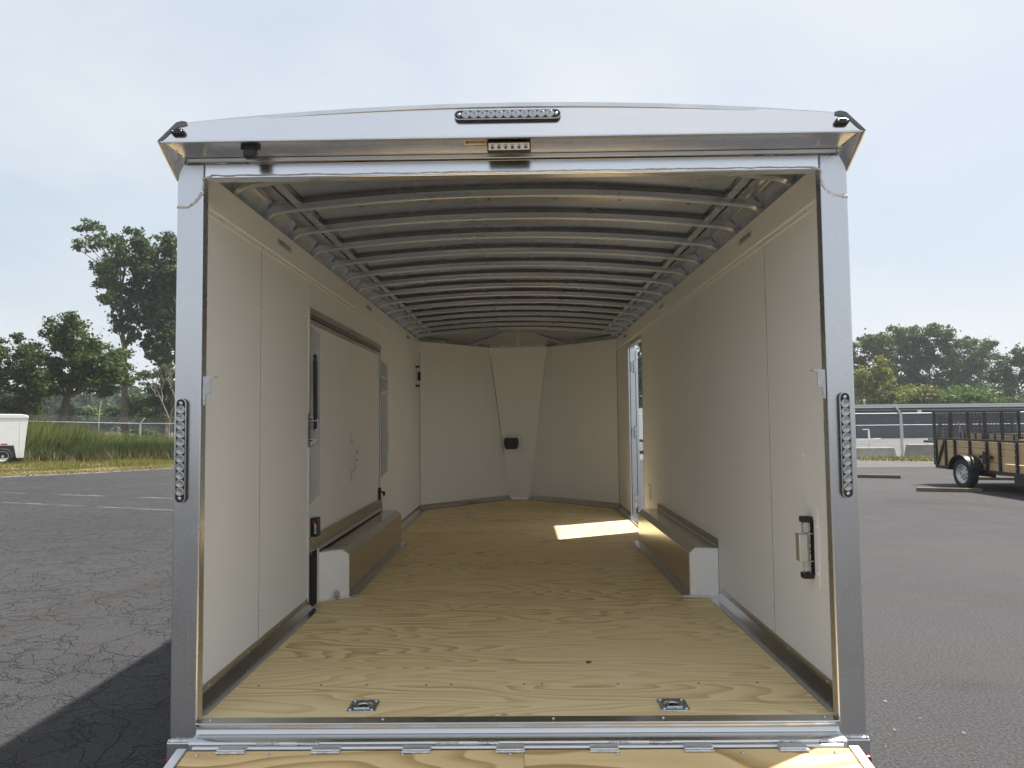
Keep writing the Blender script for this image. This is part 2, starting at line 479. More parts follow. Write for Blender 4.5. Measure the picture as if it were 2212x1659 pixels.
# ------------------------------------------------------------------ mesh builder
class MB:
    def __init__(self, off=(0, 0, 0)):
        self.v, self.f, self.o = [], [], Vector(off)

    def add(self, vs, fs):
        b = len(self.v)
        self.v += [Vector(p) - self.o for p in vs]
        self.f += [tuple(i + b for i in q) for q in fs]
        return self

    def box(self, x0, x1, y0, y1, z0, z1):
        return self.add([(x0, y0, z0), (x1, y0, z0), (x1, y1, z0), (x0, y1, z0), (x0, y0, z1), (x1, y0, z1), (x1, y1, z1), (x0, y1, z1)],
                        [(0, 3, 2, 1), (4, 5, 6, 7), (0, 1, 5, 4), (1, 2, 6, 5), (2, 3, 7, 6), (3, 0, 4, 7)])

    def prism(self, poly, axis, a, b):
        """poly: 2-D outline in the two other axes (in xyz order), extruded from a to b along axis."""
        n = len(poly)
        def P(q, t):
            l = list(q); l.insert(axis, t); return tuple(l)
        vs = [P(q, a) for q in poly] + [P(q, b) for q in poly]
        fs = [tuple(range(n))[::-1], tuple(range(n, 2 * n))] + [(i, (i + 1) % n, n + (i + 1) % n, n + i) for i in range(n)]
        return self.add(vs, fs)

    def loft(self, A, B):
        """solid between two equally long 3-D outlines"""
        n = len(A)
        return self.add(list(A) + list(B), [tuple(range(n))[::-1], tuple(range(n, 2 * n))] + [(i, (i + 1) % n, n + (i + 1) % n, n + i) for i in range(n)])

    def slab(self, quad, thick):
        q = [Vector(p) for p in quad]
        nrm = (q[1] - q[0]).cross(q[2] - q[0]).normalized() * thick
        return self.loft(q, [p - nrm for p in q])

    def tube(self, pts, r, n=8, cap=True):
        pts = [Vector(p) for p in pts]
        rs = r if isinstance(r, (list, tuple)) else [r] * len(pts)
        rings = []
        t0 = (pts[1] - pts[0]).normalized()
        up = Vector((0, 0, 1)) if abs(t0.z) < 0.9 else Vector((1, 0, 0))
        for i, p in enumerate(pts):
            t = (pts[min(i + 1, len(pts) - 1)] - pts[max(i - 1, 0)]).normalized()
            a = t.cross(up).normalized(); b = t.cross(a).normalized()
            rings.append([p + rs[i] * (math.cos(2 * math.pi * k / n) * a + math.sin(2 * math.pi * k / n) * b) for k in range(n)])
        vs = [q for g in rings for q in g]
        fs = []
        for i in range(len(pts) - 1):
            for k in range(n):
                fs.append((i * n + k, i * n + (k + 1) % n, (i + 1) * n + (k + 1) % n, (i + 1) * n + k))
        if cap:
            fs.append(tuple(range(n))); fs.append(tuple(range((len(pts) - 1) * n, len(pts) * n))[::-1])
        return self.add(vs, fs)

    def lathe(self, prof, center, axis='y', n=20, caps=True):
        """prof: (radius, height along axis)"""
        c = Vector(center)
        def P(r, h, a):
            u, w = r * math.cos(a), r * math.sin(a)
            return c + (Vector((u, h, w)) if axis == 'y' else Vector((h, u, w)) if axis == 'x' else Vector((u, w, h)))
        vs = [P(r, h, 2 * math.pi * k / n) for r, h in prof for k in range(n)]
        fs = [(i * n + k, i * n + (k + 1) % n, (i + 1) * n + (k + 1) % n, (i + 1) * n + k) for i in range(len(prof) - 1) for k in range(n)]
        if caps:
            fs.append(tuple(range(n))); fs.append(tuple(range((len(prof) - 1) * n, len(prof) * n))[::-1])
        return self.add(vs, fs)

    def bead(self, pts, r, seed=0, n=7):
        """lumpy weld bead along a path"""
        rd = random.Random(seed)
        pts = [Vector(p) for p in pts]
        out, rs = [], []
        for a, b in zip(pts[:-1], pts[1:]):
            m = max(2, int((b - a).length / (r * 0.8)))
            for i in range(m):
                out.append(a.lerp(b, i / m) + Vector((rd.uniform(-1, 1), rd.uniform(-1, 1), rd.uniform(-1, 1))) * r * 0.12)
                rs.append(r * (0.85 + 0.3 * (i % 2) + rd.uniform(-.08, .08)))
        out.append(pts[-1]); rs.append(r * 0.8)
        return self.tube(out, rs, n)

    def mesh(self, name):
        me = bpy.data.meshes.new(name)
        me.from_pydata([tuple(p) for p in self.v], [], self.f)
        import bmesh
        bm = bmesh.new(); bm.from_mesh(me)
        bmesh.ops.recalc_face_normals(bm, faces=bm.faces)
        bm.to_mesh(me); bm.free()
        return me

    def build(self, name, mat, parent=None, smooth=False, bevel=0.0, seg=2):
        me = self.mesh(name)
        me.materials.append(M[mat])
        o = bpy.data.objects.new(name, me)
        COL.objects.link(o)
        if parent is not None:
            o.parent = parent
        if smooth:
            for p in me.polygons:
                p.use_smooth = True
            try:
                me.set_sharp_from_angle(angle=rad(40))
            except Exception:
                pass
        if bevel:
            b = o.modifiers.new('bevel', 'BEVEL')
            b.width = bevel; b.segments = seg; b.limit_method = 'ANGLE'; b.angle_limit = rad(40)
            b.harden_normals = True
            for p in me.polygons:
                p.use_smooth = True
        return o


def inst(mesh, name, parent, loc, rot=(0, 0, 0), scale=(1, 1, 1)):
    o = bpy.data.objects.new(name, mesh)
    COL.objects.link(o)
    o.parent = parent
    o.location = loc; o.rotation_euler = rot; o.scale = scale
    return o


def tag(o, label=None, cat=None, group=None, kind=None):
    if label: o['label'] = label
    if cat: o['category'] = cat
    if group: o['group'] = group
    if kind: o['kind'] = kind
    return o


def thing(name, label, cat, loc=(0, 0, 0), rz=0.0, group=None):
    o = bpy.data.objects.new(name, None)
    o.empty_display_size = 0.3
    COL.objects.link(o)
    o.location = loc; o.rotation_euler = (0, 0, rz)
    return tag(o, label, cat, group)


def copy_tree(o, parent=None):
    c = o.copy()
    COL.objects.link(c)
    c.parent = parent
    for ch in list(o.children):
        copy_tree(ch, c)
    return c


def np_mesh(name, V, F, mat):
    """V (n,3), F (m,4) numpy -> mesh"""
    me = bpy.data.meshes.new(name)
    me.vertices.add(len(V)); me.vertices.foreach_set('co', np.asarray(V, np.float32).ravel())
    k = F.shape[1]
    me.loops.add(F.size); me.loops.foreach_set('vertex_index', np.asarray(F, np.int32).ravel())
    me.polygons.add(len(F))
    me.polygons.foreach_set('loop_start', np.arange(0, F.size, k, dtype=np.int32))
    me.polygons.foreach_set('loop_total', np.full(len(F), k, np.int32))
    me.update(calc_edges=True)
    me.materials.append(M[mat])
    return me


# ================================================================== THE SETTING
def sheet(name, poly, z, mat, kind='structure'):
    m = MB()
    m.add([(x, y, z) for x, y in poly], [tuple(range(len(poly)))])
    return tag(m.build(name, mat), kind=kind)


def rect(x0, x1, y0, y1):
    return [(x0, y0), (x1, y0), (x1, y1), (x0, y1)]


sheet('ground', rect(-1500, 1500, -800, 2500), -0.03, 'field')
vl = [at_z(0, 1031), at_z(200, 1022), at_z(375, 1012), at_z(560, 1004)]
lot = [(-60, -60), (60, -60), (60, 23.0), (15.0, 23.35), (12.7, 24.5), (9.0, 25.5), (2.0, 27.0), (-6.0, 27.2), (-12.94, 23.7), (-14.7, 21.6), (-16.75, 20.0), (-30, 12.5), (-60, 2)]
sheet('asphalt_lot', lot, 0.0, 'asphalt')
verge = [(-60, 2), (-30, 12.5), (-16.75, 20.0), (-14.7, 21.6), (-12.94, 23.7), (-6.0, 27.2), (-6.0, 60), (-60, 60)]
sheet('grass_verge', verge, -0.012, 'turf')
sheet('gravel_yard', [(-6, 27.2), (2, 27.0), (9.0, 25.5), (12.7, 24.5), (15, 23.35), (60, 23.0), (90, 23), (90, 54), (-6, 54)], -0.016, 'gravel')
sheet('concrete_apron', [(9.0, 25.5), (8.0, 20.8), (14.0, 20.6), (40, 20.2), (40, 23.1), (15.0, 23.35), (12.7, 24.5)], 0.004, 'apron')
sheet('gravel_track', [(-60, 78), (-14, 74), (-14, 92), (-60, 100)], -0.02, 'gravel')
for nm, a, b, w in (('parking_line', (380, 1103), (-150, 1078), 0.10), ('parking_line', (400, 1078), (-60, 1062), 0.10)):
    A, B = at_z(*a), at_z(*b)
    d = (B - A).normalized(); n = Vector((-d.y, d.x, 0)) * w / 2
    sheet(nm, [(p.x, p.y) for p in (A - n, A + n, B + n, B - n)], 0.004, 'line')

# loose stones scattered on the paving
m = MB()
rd = random.Random(5)
spots = [at_z(1912, 1516), at_z(1912, 1614), at_z(1987, 1552), at_z(2080, 1585), at_z(1931, 1578)]
for i in range(260):
    if i < len(spots):
        p, s = spots[i], rd.uniform(0.008, 0.014)
    else:
        p = Vector((rd.uniform(-14, 14), rd.uniform(-1.5, 20), 0)); s = rd.uniform(0.003, 0.010)
        if abs(p.x) < 1.5 and p.y > -3: continue
    vs = [(p.x + s * a * rd.uniform(.6, 1.3), p.y + s * b * rd.uniform(.6, 1.3), max(0.001, 0.0 + s * c)) for a, b, c in
          ((1, 0, .25), (0, 1, .2), (-1, 0, .3), (0, -1, .2), (.3, .2, .9), (0, 0, 0))]
    m.add(vs, [(0, 1, 4), (1, 2, 4), (2, 3, 4), (3, 0, 4), (1, 0, 5), (2, 1, 5), (3, 2, 5), (0, 3, 5)])
tag(m.build('loose_gravel', 'stone'), 'loose grey pebbles scattered over the asphalt', 'gravel', kind='stuff')

# ================================================================== THE OPEN ENCLOSED TRAILER
ZD = 0.513           # deck height
XW = 1.265           # inner face of the side walls
XO = 1.305           # outer skin
YV, YN = 6.35, 7.52  # start of the V nose, tip of the nose
L0 = Vector((0, 3.2, 0))
TR = thing('enclosed_trailer', 'open aluminium-framed enclosed cargo trailer with plywood floor and lowered ramp', 'trailer', L0)


def B():
    return MB(L0)


def zd(z):
    return ZD + z


screw_mb = MB()
screw_mb.lathe([(0.0005, -0.0035), (0.0045, -0.003), (0.0060, -0.0005), (0.0060, 0.002)], (0, 0, 0), 'y', 8)
SCREW = screw_mb.mesh('screw'); SCREW.materials.append(M['zinc'])
for p in SCREW.polygons: p.use_smooth = True


def screw(x, y, z, facing, parent=None, s=1.0, mesh=None):
    rot = {'-y': (0, 0, 0), '+x': (0, 0, rad(90)), '-x': (0, 0, rad(-90)), '+z': (rad(-90), 0, 0)}[facing]
    return inst(mesh or SCREW, 'screw', parent or TR, Vector((x, y, z)) - L0, rot, (s, s, s))


# ---- corner posts
for s in (-1, 1):
    xs = sorted((s * 1.200, s * 1.305))
    po = B().box(xs[0], xs[1], 0.0, 0.05, 0.442, 2.651).build('rear_post', 'alu_v', TR, bevel=0.008)
    # weld where the post meets the corner gusset, diagonal on the inside
    if s < 0:
        pts = [(-1.304, 0.003, 2.480), (-1.262, 0.003, 2.478), (-1.235, 0.003, 2.497), (-1.203, 0.003, 2.535)]
    else:
        pts = [(1.304, 0.003, 2.482), (1.250, 0.003, 2.490), (1.222, 0.003, 2.510), (1.203, 0.003, 2.545)]
    B().bead(pts, 0.0075, 3 + s).build('weld_bead', 'weld', po, True)
    B().bead([(s * 1.306, -0.004, 0.444), (s * 1.200, -0.004, 0.444)], 0.0065, 8 + s).build('weld_bead', 'weld', po, True)
    B().bead([(s * 1.2015, -0.001, 2.545), (s * 1.2015, -0.001, 2.590), (s * 1.17, -0.001, 2.600)], 0.004, 12 + s).build('weld_bead', 'weld', po, True)
    # foot block below the weld, red reflector on it
    xb = sorted((s * 1.196, s * 1.311))
    B().box(xb[0], xb[1], -0.012, 0.12, 0.26, 0.4415).build('foot_block', 'alu_v', TR, bevel=0.006)
    xr = sorted((s * 1.222, s * 1.308))
    B().box(xr[0], xr[1], -0.026, -0.0122, 0.318, 0.386).build('red_reflector', 'red', TR, bevel=0.012, seg=3)

# ---- header tube with visor (hood)
HB, HT = 2.590, 2.651
B().box(-1.199, 1.199, 0.002, 0.052, HB, HT).build('header_beam', 'alu_h', TR, bevel=0.006)
rd = random.Random(2)
pts = [(-1.17 + i * 0.026, -0.0005, 2.602 + rd.uniform(-.002, .002)) for i in range(91)]
B().tube(pts, [0.0022 * rd.uniform(.6, 1.4) for _ in pts], 6).build('weld_bead', 'weld', TR, True)
B().box(-1.262, 1.262, -0.010, 0.002, HT + 0.002, 2.668).build('header_strip', 'alu_plate', TR, bevel=0.002)
YH, ZH0, ZH1 = -0.130, 2.690, 2.668       # visor lower edge; soffit meets the strip


YT = -0.105                                # top edge of the fascia


def roof_z(x):
    return 2.825 - 0.058 * (x / 1.232) ** 2


NXS = 33
# fascia, leaning back a little, with arched upper edge and cut corners
m = B()
vs, fs = [], []
cols = [(-1.318, ZH0 + 0.002)] + [(-1.25 + 2.5 * i / (NXS - 1), None) for i in range(NXS)] + [(1.318, ZH0 + 0.002)]
for x, zt in cols:
    zt = roof_z(x) - 0.006 if zt is None else zt
    yt_ = YH + (YT - YH) * (zt - ZH0) / 0.13
    for y, z in ((YH, ZH0), (yt_, zt), (yt_ + 0.010, zt - 0.001), (YH + 0.010, ZH0 + 0.001)):
        vs.append((x, y, z))
for i in range(len(cols) - 1):
    for k in range(4):
        fs.append((i * 4 + k, i * 4 + (k + 1) % 4, (i + 1) * 4 + (k + 1) % 4, (i + 1) * 4 + k))
fs += [(0, 1, 2, 3), tuple((len(cols) - 1) * 4 + k for k in (3, 2, 1, 0))]
m.add(vs, fs)
m.build('visor_fascia', 'alu_h', TR)
# soffit under the visor
m = B()
m.loft([(-1.30, YH + 0.012, ZH0 + 0.0), (1.30, YH + 0.012, ZH0 + 0.0), (1.268, 0.001, ZH1), (-1.268, 0.001, ZH1)],
       [(-1.30, YH + 0.012, ZH0 + 0.004), (1.30, YH + 0.012, ZH0 + 0.004), (1.268, 0.001, ZH1 + 0.004), (-1.268, 0.001, ZH1 + 0.004)])
m.build('visor_soffit', 'alu_h', TR)
# drip edge of the fascia
B().box(-1.305, 1.305, YH - 0.002, YH + 0.011, ZH0 - 0.006, ZH0 - 0.0005).build('visor_edge', 'alu_plate', TR)
# roof edge lip over the fascia
m = B(); vs, fs = [], []
for i in range(NXS):
    x = -1.252 + 2.504 * i / (NXS - 1); z = roof_z(x)
    for y, dz in ((YT - 0.008, -0.016), (YT - 0.006, 0.000), (0.03, 0.003), (0.03, -0.002), (YT + 0.012, -0.004), (YT - 0.001, -0.016)):
        vs.append((x, y, z + dz))
for i in range(NXS - 1):
    for k in range(6):
        fs.append((i * 6 + k, i * 6 + (k + 1) % 6, (i + 1) * 6 + (k + 1) % 6, (i + 1) * 6 + k))
fs += [tuple(range(6)), tuple((NXS - 1) * 6 + k for k in range(5, -1, -1))]
m.add(vs, fs).build('roof_lip', 'alu_plate', TR)
# end cheeks of the visor
for s in (-1, 1):
    m = B()
    A = [(s * 1.318, YH - 0.001, ZH0 - 0.003), (s * 1.252, YT + 0.001, roof_z(1.25)), (s * 1.306, 0.05, 2.76), (s * 1.310, 0.006, 2.585)]
    m.loft(A, [(p[0] - s * 0.004, p[1] + 0.003, p[2]) for p in A])
    m.build('visor_cheek', 'alu_plate', TR)
    m = B()
    m.slab([(s * 1.268, 0.002, ZH1 - 0.002), (s * 1.3055, YH + 0.004, ZH0 - 0.002), (s * 1.3055, 0.004, 2.588)], 0.003)
    m.build('visor_cheek_fold', 'alu_h', TR)
    # dark sealant smeared over the corner
    m = B()
    fy = lambda z: YH + (YT - YH) * (z - ZH0) / 0.13 - 0.0015
    c = [(1.316, 2.691), (1.254, 2.766), (1.232, 2.772), (1.214, 2.768), (1.209, 2.755), (1.222, 2.749), (1.240, 2.747), (1.256, 2.738), (1.272, 2.722), (1.286, 2.705), (1.300, 2.692)]
    m.loft([(s * x, fy(z) - 0.0015, z) for x, z in c], [(s * x, fy(z) + 0.008, z) for x, z in c])
    m.build('corner_sealant', 'sealant', TR)


# ---- lamps
def stadium(w, h, n=8):
    r = h / 2
    pts = []
    for sgn, a0 in ((1, -90), (-1, 90)):
        for k in range(n + 1):
            a = rad(a0 + 180 * k / n)
            pts.append((sgn * (w / 2 - r) + r * math.cos(a), r * math.sin(a)))
    return pts


LENS_MB = MB()
LENS_MB.lathe([(0.0165, 0.0), (0.0165, -0.004), (0.0135, -0.0075), (0.0125, -0.0050), (0.0100, -0.0100), (0.0090, -0.0072), (0.0060, -0.0110), (0.0050, -0.0070), (0.0022, -0.0060), (0.0004, -0.0085)], (0, 0, 0), 'y', 18)
LENS = LENS_MB.mesh('lens'); LENS.materials.append(M['clear_lens'])
for p in LENS.polygons: p.use_smooth = True


def bar_lamp(center, vertical, name, n=11, length=0.398, tilt=0.0):
    root = bpy.data.objects.new(name, None); COL.objects.link(root); root.parent = TR
    root.location = Vector(center) - L0
    root.rotation_euler = (tilt, rad(90) if vertical else 0, 0)
    mb = MB()
    mb.prism(stadium(length, 0.040), 1, -0.011, 0.004)
    mb.build('housing', 'black_plastic', root, bevel=0.004)
    rim = MB()
    o_, i_ = stadium(length, 0.040), stadium(length - 0.006, 0.034)
    k = len(o_)
    rim.add([(x, -0.0125, z) for x, z in o_] + [(x, -0.0125, z) for x, z in i_] + [(x, -0.009, z) for x, z in o_] + [(x, -0.009, z) for x, z in i_],
            [(j, (j + 1) % k, k + (j + 1) % k, k + j) for j in range(k)] + [(j, (j + 1) % k, 2 * k + (j + 1) % k, 2 * k + j) for j in range(k)] +
            [(k + j, k + (j + 1) % k, 3 * k + (j + 1) % k, 3 * k + j) for j in range(k)])
    rim.build('rim', 'clear_lens', root)
    pitch = (length - 0.086) / (n - 1)
    for j in range(n):
        inst(LENS, 'lens', root, (-(length - 0.086) / 2 + j * pitch, -0.010, 0))
    for s in (-1, 1):
        inst(SCREW, 'screw', root, (s * (length / 2 - 0.018), -0.0125, 0), scale=(1.3, 1.3, 1.3))
    return root


tilt_f = math.atan2(0.025, 0.13)
bar_lamp((-0.006, YH + 0.0154 - 0.003, 2.770), False, 'brake_lamp', tilt=-tilt_f)
bar_lamp((-1.270, -0.004, 1.531), True, 'tail_lamp')
bar_lamp((1.258, -0.004, 1.527), True, 'tail_lamp')
for s, x in ((-1, -1.240), (1, 1.230)):
    o = bpy.data.objects.new('marker_lamp', None); COL.objects.link(o); o.parent = TR
    o.location = Vector((x, YH + 0.0056 - 0.003, 2.722)) - L0
    o.rotation_euler = (-tilt_f, 0, 0)
    MB().prism(stadium(0.052, 0.024), 1, -0.012, 0.006).build('lens_body', 'dark_red', o, bevel=0.004)
    for q in (-1, 1):
        inst(SCREW, 'screw', o, (q * 0.016, -0.0135, 0), scale=(.6, .6, .6))

# work lamp under the visor
wl_ = bpy.data.objects.new('work_lamp', None); COL.objects.link(wl_); wl_.parent = TR
wl_.location = Vector((-0.002, -0.082, 2.664)) - L0
wl_.rotation_euler = (rad(8), 0, 0)
MB().box(-0.082, 0.082, -0.016, 0.022, -0.020, 0.020).build('housing', 'black_plastic', wl_, bevel=0.006, seg=3)
MB().box(-0.077, 0.077, -0.0185, -0.0155, -0.013, 0.013).build('face', 'led_face', wl_, bevel=0.001)
for j in range(6):
    c = MB().lathe([(0.0098, 0.0), (0.0096, -0.0012), (0.0070, 0.0002), (0.0040, -0.001), (0.0005, -0.002)], (-0.0625 + j * 0.025, -0.0188, 0), 'y', 14)
    c.build('lens', 'clear_lens', wl_, True)
    MB().lathe([(0.0042, 0.0), (0.003, -0.0016), (0.0004, -0.002)], (-0.0625 + j * 0.025, -0.0205, -0.0025), 'y', 10).build('reflector', 'hole', wl_)
for j in range(12):
    x = -0.072 + j * 0.0131
    MB().box(x, x + 0.004, 0.016, 0.026, -0.016, 0.012).build('cooling_fin', 'black_plastic', wl_)
MB().box(-0.076, 0.076, 0.000, 0.004, 0.018, 0.026).build('mount_plate', 'alu_dark', wl_)
MB().box(-0.006, 0.006, -0.006, 0.010, 0.018, 0.028).build('mount_bolt', 'black_plastic', wl_)

# rear view camera under the visor
cw = bpy.data.objects.new('backup_camera', None); COL.objects.link(cw); cw.parent = TR
cw.location = Vector((-0.985, -0.082, 2.682)) - L0
MB().prism(stadium(0.076, 0.030), 2, -0.012, 0.006).build('mount_plate', 'black_plastic', cw, bevel=0.004)
MB().prism([(-0.024, -0.018), (0.024, -0.018), (0.024, 0.016), (-0.024, 0.016)], 2, -0.046, -0.008).build('camera_body', 'black_plastic', cw, bevel=0.008, seg=3)
for q in (-1, 1):
    inst(SCREW, 'screw', cw, (q * 0.029, 0, -0.0125), (rad(90), 0, 0), (.7, .7, .7))

# caution sticker on the soffit
st = bpy.data.objects.new('caution_sticker', None); COL.objects.link(st); st.parent = TR
SZ = lambda y: ZH0 + (ZH1 - ZH0) * (y - (YH + 0.012)) / (0.001 - YH - 0.012)
sy0, sy1 = -0.104, -0.062


def on_soffit(x0, x1, y0, y1, d, name, mat):
    mm = B()
    mm.loft([(x0, y0, SZ(y0) - d), (x1, y0, SZ(y0) - d), (x1, y1, SZ(y1) - d), (x0, y1, SZ(y1) - d)],
            [(x0, y0, SZ(y0) - d + .0006), (x1, y0, SZ(y0) - d + .0006), (x1, y1, SZ(y1) - d + .0006), (x0, y1, SZ(y1) - d + .0006)])
    return mm.build(name, mat, st)


on_soffit(-0.172, -0.088, sy0, sy1, 0.0012, 'label_backing', 'label_white')
on_soffit(-0.169, -0.091, sy0 + 0.001, sy0 + 0.023, 0.0020, 'label_band', 'label_orange')


def text_mesh(body, size):
    cu = bpy.data.curves.new('text', 'FONT')
    cu.body = body; cu.size = size; cu.align_x = 'CENTER'
    cu.offset = size * 0.02
    ob = bpy.data.objects.new('text', cu)
    COL.objects.link(ob)
    dg = bpy.context.evaluated_depsgraph_get()
    me = bpy.data.meshes.new_from_object(ob.evaluated_get(dg))
    bpy.data.objects.remove(ob)
    me.materials.clear(); me.materials.append(M['label_ink'])
    return me


for body, size, yb, xs_, xc in (('CAUTION', 0.0170, sy0 + 0.018, 1.0, -0.123), ('LOW CLEARANCE', 0.0115, sy0 + 0.038, 0.94, -0.130)):
    me = text_mesh(body, size)
    o = bpy.data.objects.new('lettering', me); COL.objects.link(o); o.parent = st
    tl = math.atan2(ZH1 - ZH0, 0.119)
    o.matrix_local = Matrix.Translation(Vector((xc, yb, SZ(yb) - 0.0028)) - L0) @ Matrix.Rotation(tl, 4, 'X') @ Matrix.Rotation(math.pi, 4, 'X') @ Matrix.Scale(xs_, 4, (1, 0, 0))
tri = B()
tri.add([(-0.166, sy0 + 0.018, SZ(sy0 + 0.018) - 0.0028), (-0.160, sy0 + 0.004, SZ(sy0 + 0.004) - 0.0028), (-0.154, sy0 + 0.018, SZ(sy0 + 0.018) - 0.0028)], [(0, 1, 2)])
tri.build('warning_triangle', 'label_ink', st)

# ---- rear sill
m = B()
prof = [(-0.030, zd(0.0035)), (0.029, zd(0.0035)), (0.029, zd(-0.03)), (-0.010, zd(-0.036)), (-0.018, 0.478), (-0.022, 0.474), (-0.080, 0.470), (-0.083, 0.460), (-0.083, 0.405), (-0.070, 0.395), (-0.060, 0.300), (0.06, 0.300), (0.06, zd(-0.045)), (-0.020, zd(-0.045)), (-0.028, zd(-0.004))]
prof = [(-0.028, zd(0.0035)), (0.029, zd(0.0035)), (0.029, 0.32), (-0.083, 0.32), (-0.083, 0.466), (-0.078, 0.471), (-0.026, 0.476), (-0.021, 0.482), (-0.021, zd(-0.006)), (-0.028, zd(-0.004))]
m.prism(prof, 0, -1.195, 1.195)
m.build('rear_sill', 'alu_sill', TR, bevel=0.003)
for x in (-1.15, -0.50, 0.14, 0.55, 1.15):
    screw(x, 0.004, zd(0.0045), '+z')

# ---- ramp door, lowered, and its hinge
RY0, RZ0, RY1, RZ1 = -0.112, 0.458, -2.16, 0.052
rd_ = Vector((0, RY1 - RY0, RZ1 - RZ0)); RLEN = rd_.length
rdir = rd_.normalized(); rnrm = Vector((0, -rdir.z, rdir.y)); rnrm = rnrm if rnrm.z > 0 else -rnrm


def ramp_pt(x, t, h):
    p = Vector((x, RY0, RZ0)) + rdir * t + rnrm * h
    return tuple(p)


def ramp_box(x0, x1, t0, t1, h0, h1):
    mm = B()
    return mm.loft([ramp_pt(x0, t0, h0), ramp_pt(x1, t0, h0), ramp_pt(x1, t1, h0), ramp_pt(x0, t1, h0)],
                   [ramp_pt(x0, t0, h1), ramp_pt(x1, t0, h1), ramp_pt(x1, t1, h1), ramp_pt(x0, t1, h1)])


rp = ramp_box(-1.215, 1.215, 0.012, RLEN, -0.050, -0.016).build('ramp_door', 'white_paint', TR)
ramp_box(-1.182, 0.028, 0.006, RLEN - 0.03, -0.0155, 0.0).build('plywood_sheet', 'ply_ramp', rp)
ramp_box(0.030, 1.182, 0.006, RLEN - 0.03, -0.0155, 0.0).build('plywood_sheet', 'ply_ramp', rp)
for s in (-1, 1):
    xs = sorted((s * 1.184, s * 1.222))
    ramp_box(xs[0], xs[1], -0.004, RLEN, -0.055, 0.006).build('ramp_rail', 'alu_plate', rp, bevel=0.004)
ramp_box(-1.184, 1.184, RLEN - 0.028, RLEN, -0.05, 0.006).build('ramp_rail', 'alu_plate', rp, bevel=0.003)
for x in (-1.135, -0.88, -0.40, -0.02, 0.36, 0.80, 1.125):
    p = ramp_pt(x, 0.030, 0.001)
    inst(SCREW, 'screw', rp, Vector(p) - L0, (rad(-90) , 0, 0), (1.2, 1.2, 1.2))
hp = B()
hp.tube([(-1.17, -0.098, 0.456), (1.17, -0.098, 0.456)], 0.0095, 10)
hp.build('hinge_tube', 'alu_plate', TR, True)
for i, x in enumerate((-1.02, -0.68, -0.355, -0.02, 0.315, 0.65, 0.985)):
    w = 0.052
    hl = B()
    hl.box(x - w, x + w, -0.134, -0.092, 0.4515, 0.468)
    hl.build('hinge_lug', 'alu_plate', TR, bevel=0.006)
    B().bead([(x - w, -0.135, 0.459), (x + w, -0.135, 0.459)], 0.0050, 20 + i).build('weld_bead', 'weld', TR, True)
for i, x in enumerate((-0.83, -0.175, 0.45, 1.06)):
    B().box(x - 0.115, x + 0.115, -0.094, -0.0832, 0.425, 0.462).build('hinge_plate', 'alu_plate', TR, bevel=0.004)
    for s in (-1, 1):
        B().bead([(x + s * 0.035, -0.086, 0.468), (x + s * 0.115, -0.086, 0.467)], 0.0058, 40 + i + s).build('weld_bead', 'weld', TR, True)

# ---- plywood floor
ys = [0.018, 0.351, 1.571, 2.790, 4.010, 5.230, YV]
for y0, y1 in zip(ys[:-1], ys[1:]):
    B().box(-1.262, 1.262, y0 + 0.0020, y1 - 0.0020, zd(-0.019), zd(0.0)).build('floor_sheet', 'ply', TR)
m = B()
m.prism([(-1.262, YV + 0.0008), (1.262, YV + 0.0008), (0.14, YN + 0.01), (-0.14, YN + 0.01)], 2, zd(-0.019), zd(0.0))
m.build('floor_sheet', 'ply', TR)
rd = random.Random(9)
FS = MB(); FS.lathe([(0.0005, -0.0005), (0.0035, -0.0004), (0.0042, 0.001)], (0, 0, 0), 'y', 6)
FSM = FS.mesh('floor_screw'); FSM.materials.append(M['timber'])
for y in (0.362, 1.560, 2.80, 4.0):
    for x in (-1.10, -0.82, -0.62, -0.40, -0.28, 0.05, 0.10, 0.42, 0.78, 1.02):
        screw(x + rd.uniform(-.02, .02), y + rd.uniform(-.004, .004), zd(0.0006), '+z', s=1.5, mesh=FSM)
# under-frame so that the deck is carried
for x in (-1.2, 1.2):
    B().box(x - 0.05, x + 0.05, 0.13, YV, 0.33, zd(-0.020)).build('chassis_rail', 'alu_dark', TR)
for k in range(10):
    y = 0.5 + k * 0.62
    B().box(-1.148, 1.148, y, y + 0.05, 0.38, zd(-0.020)).build('crossmember', 'alu_dark', TR)

# ---- side walls
panel_t = 0.006
LEFT_SEAMS = [0.055, 0.810, 1.585, 3.835, 4.975, YV]
RIGHT_SEAMS = [0.055, 0.845, 2.044, 3.290, 4.490]
DZ = 1.765      # escape door head
G_ = 0.0030


def wall_panel(s, y0, y1, z0, z1):
    xs = sorted((s * XW, s * (XW + panel_t)))
    return B().box(xs[0], xs[1], y0 + G_, y1 - G_, z0, z1).build('wall_panel', 'panel', TR)


ZC = zd(2.012)       # underside of the wall cap
ZT = zd(2.152)       # top of wall
for y0, y1 in ((0.055, .81), (.81, 1.585), (3.835, 4.975), (4.975, YV)):
    wall_panel(-1, y0, y1, zd(0), ZC + 0.004)
wall_panel(-1, 1.585, 3.835, zd(DZ + 0.065), ZC + 0.004)
for y0, y1 in zip(RIGHT_SEAMS[:-1], RIGHT_SEAMS[1:]):
    wall_panel(1, y0, y1, zd(0), ZC + 0.004)
wall_panel(1, 5.385, YV, zd(0), ZC + 0.004)
wall_panel(1, 4.490, 5.385, zd(1.945), ZC + 0.004)
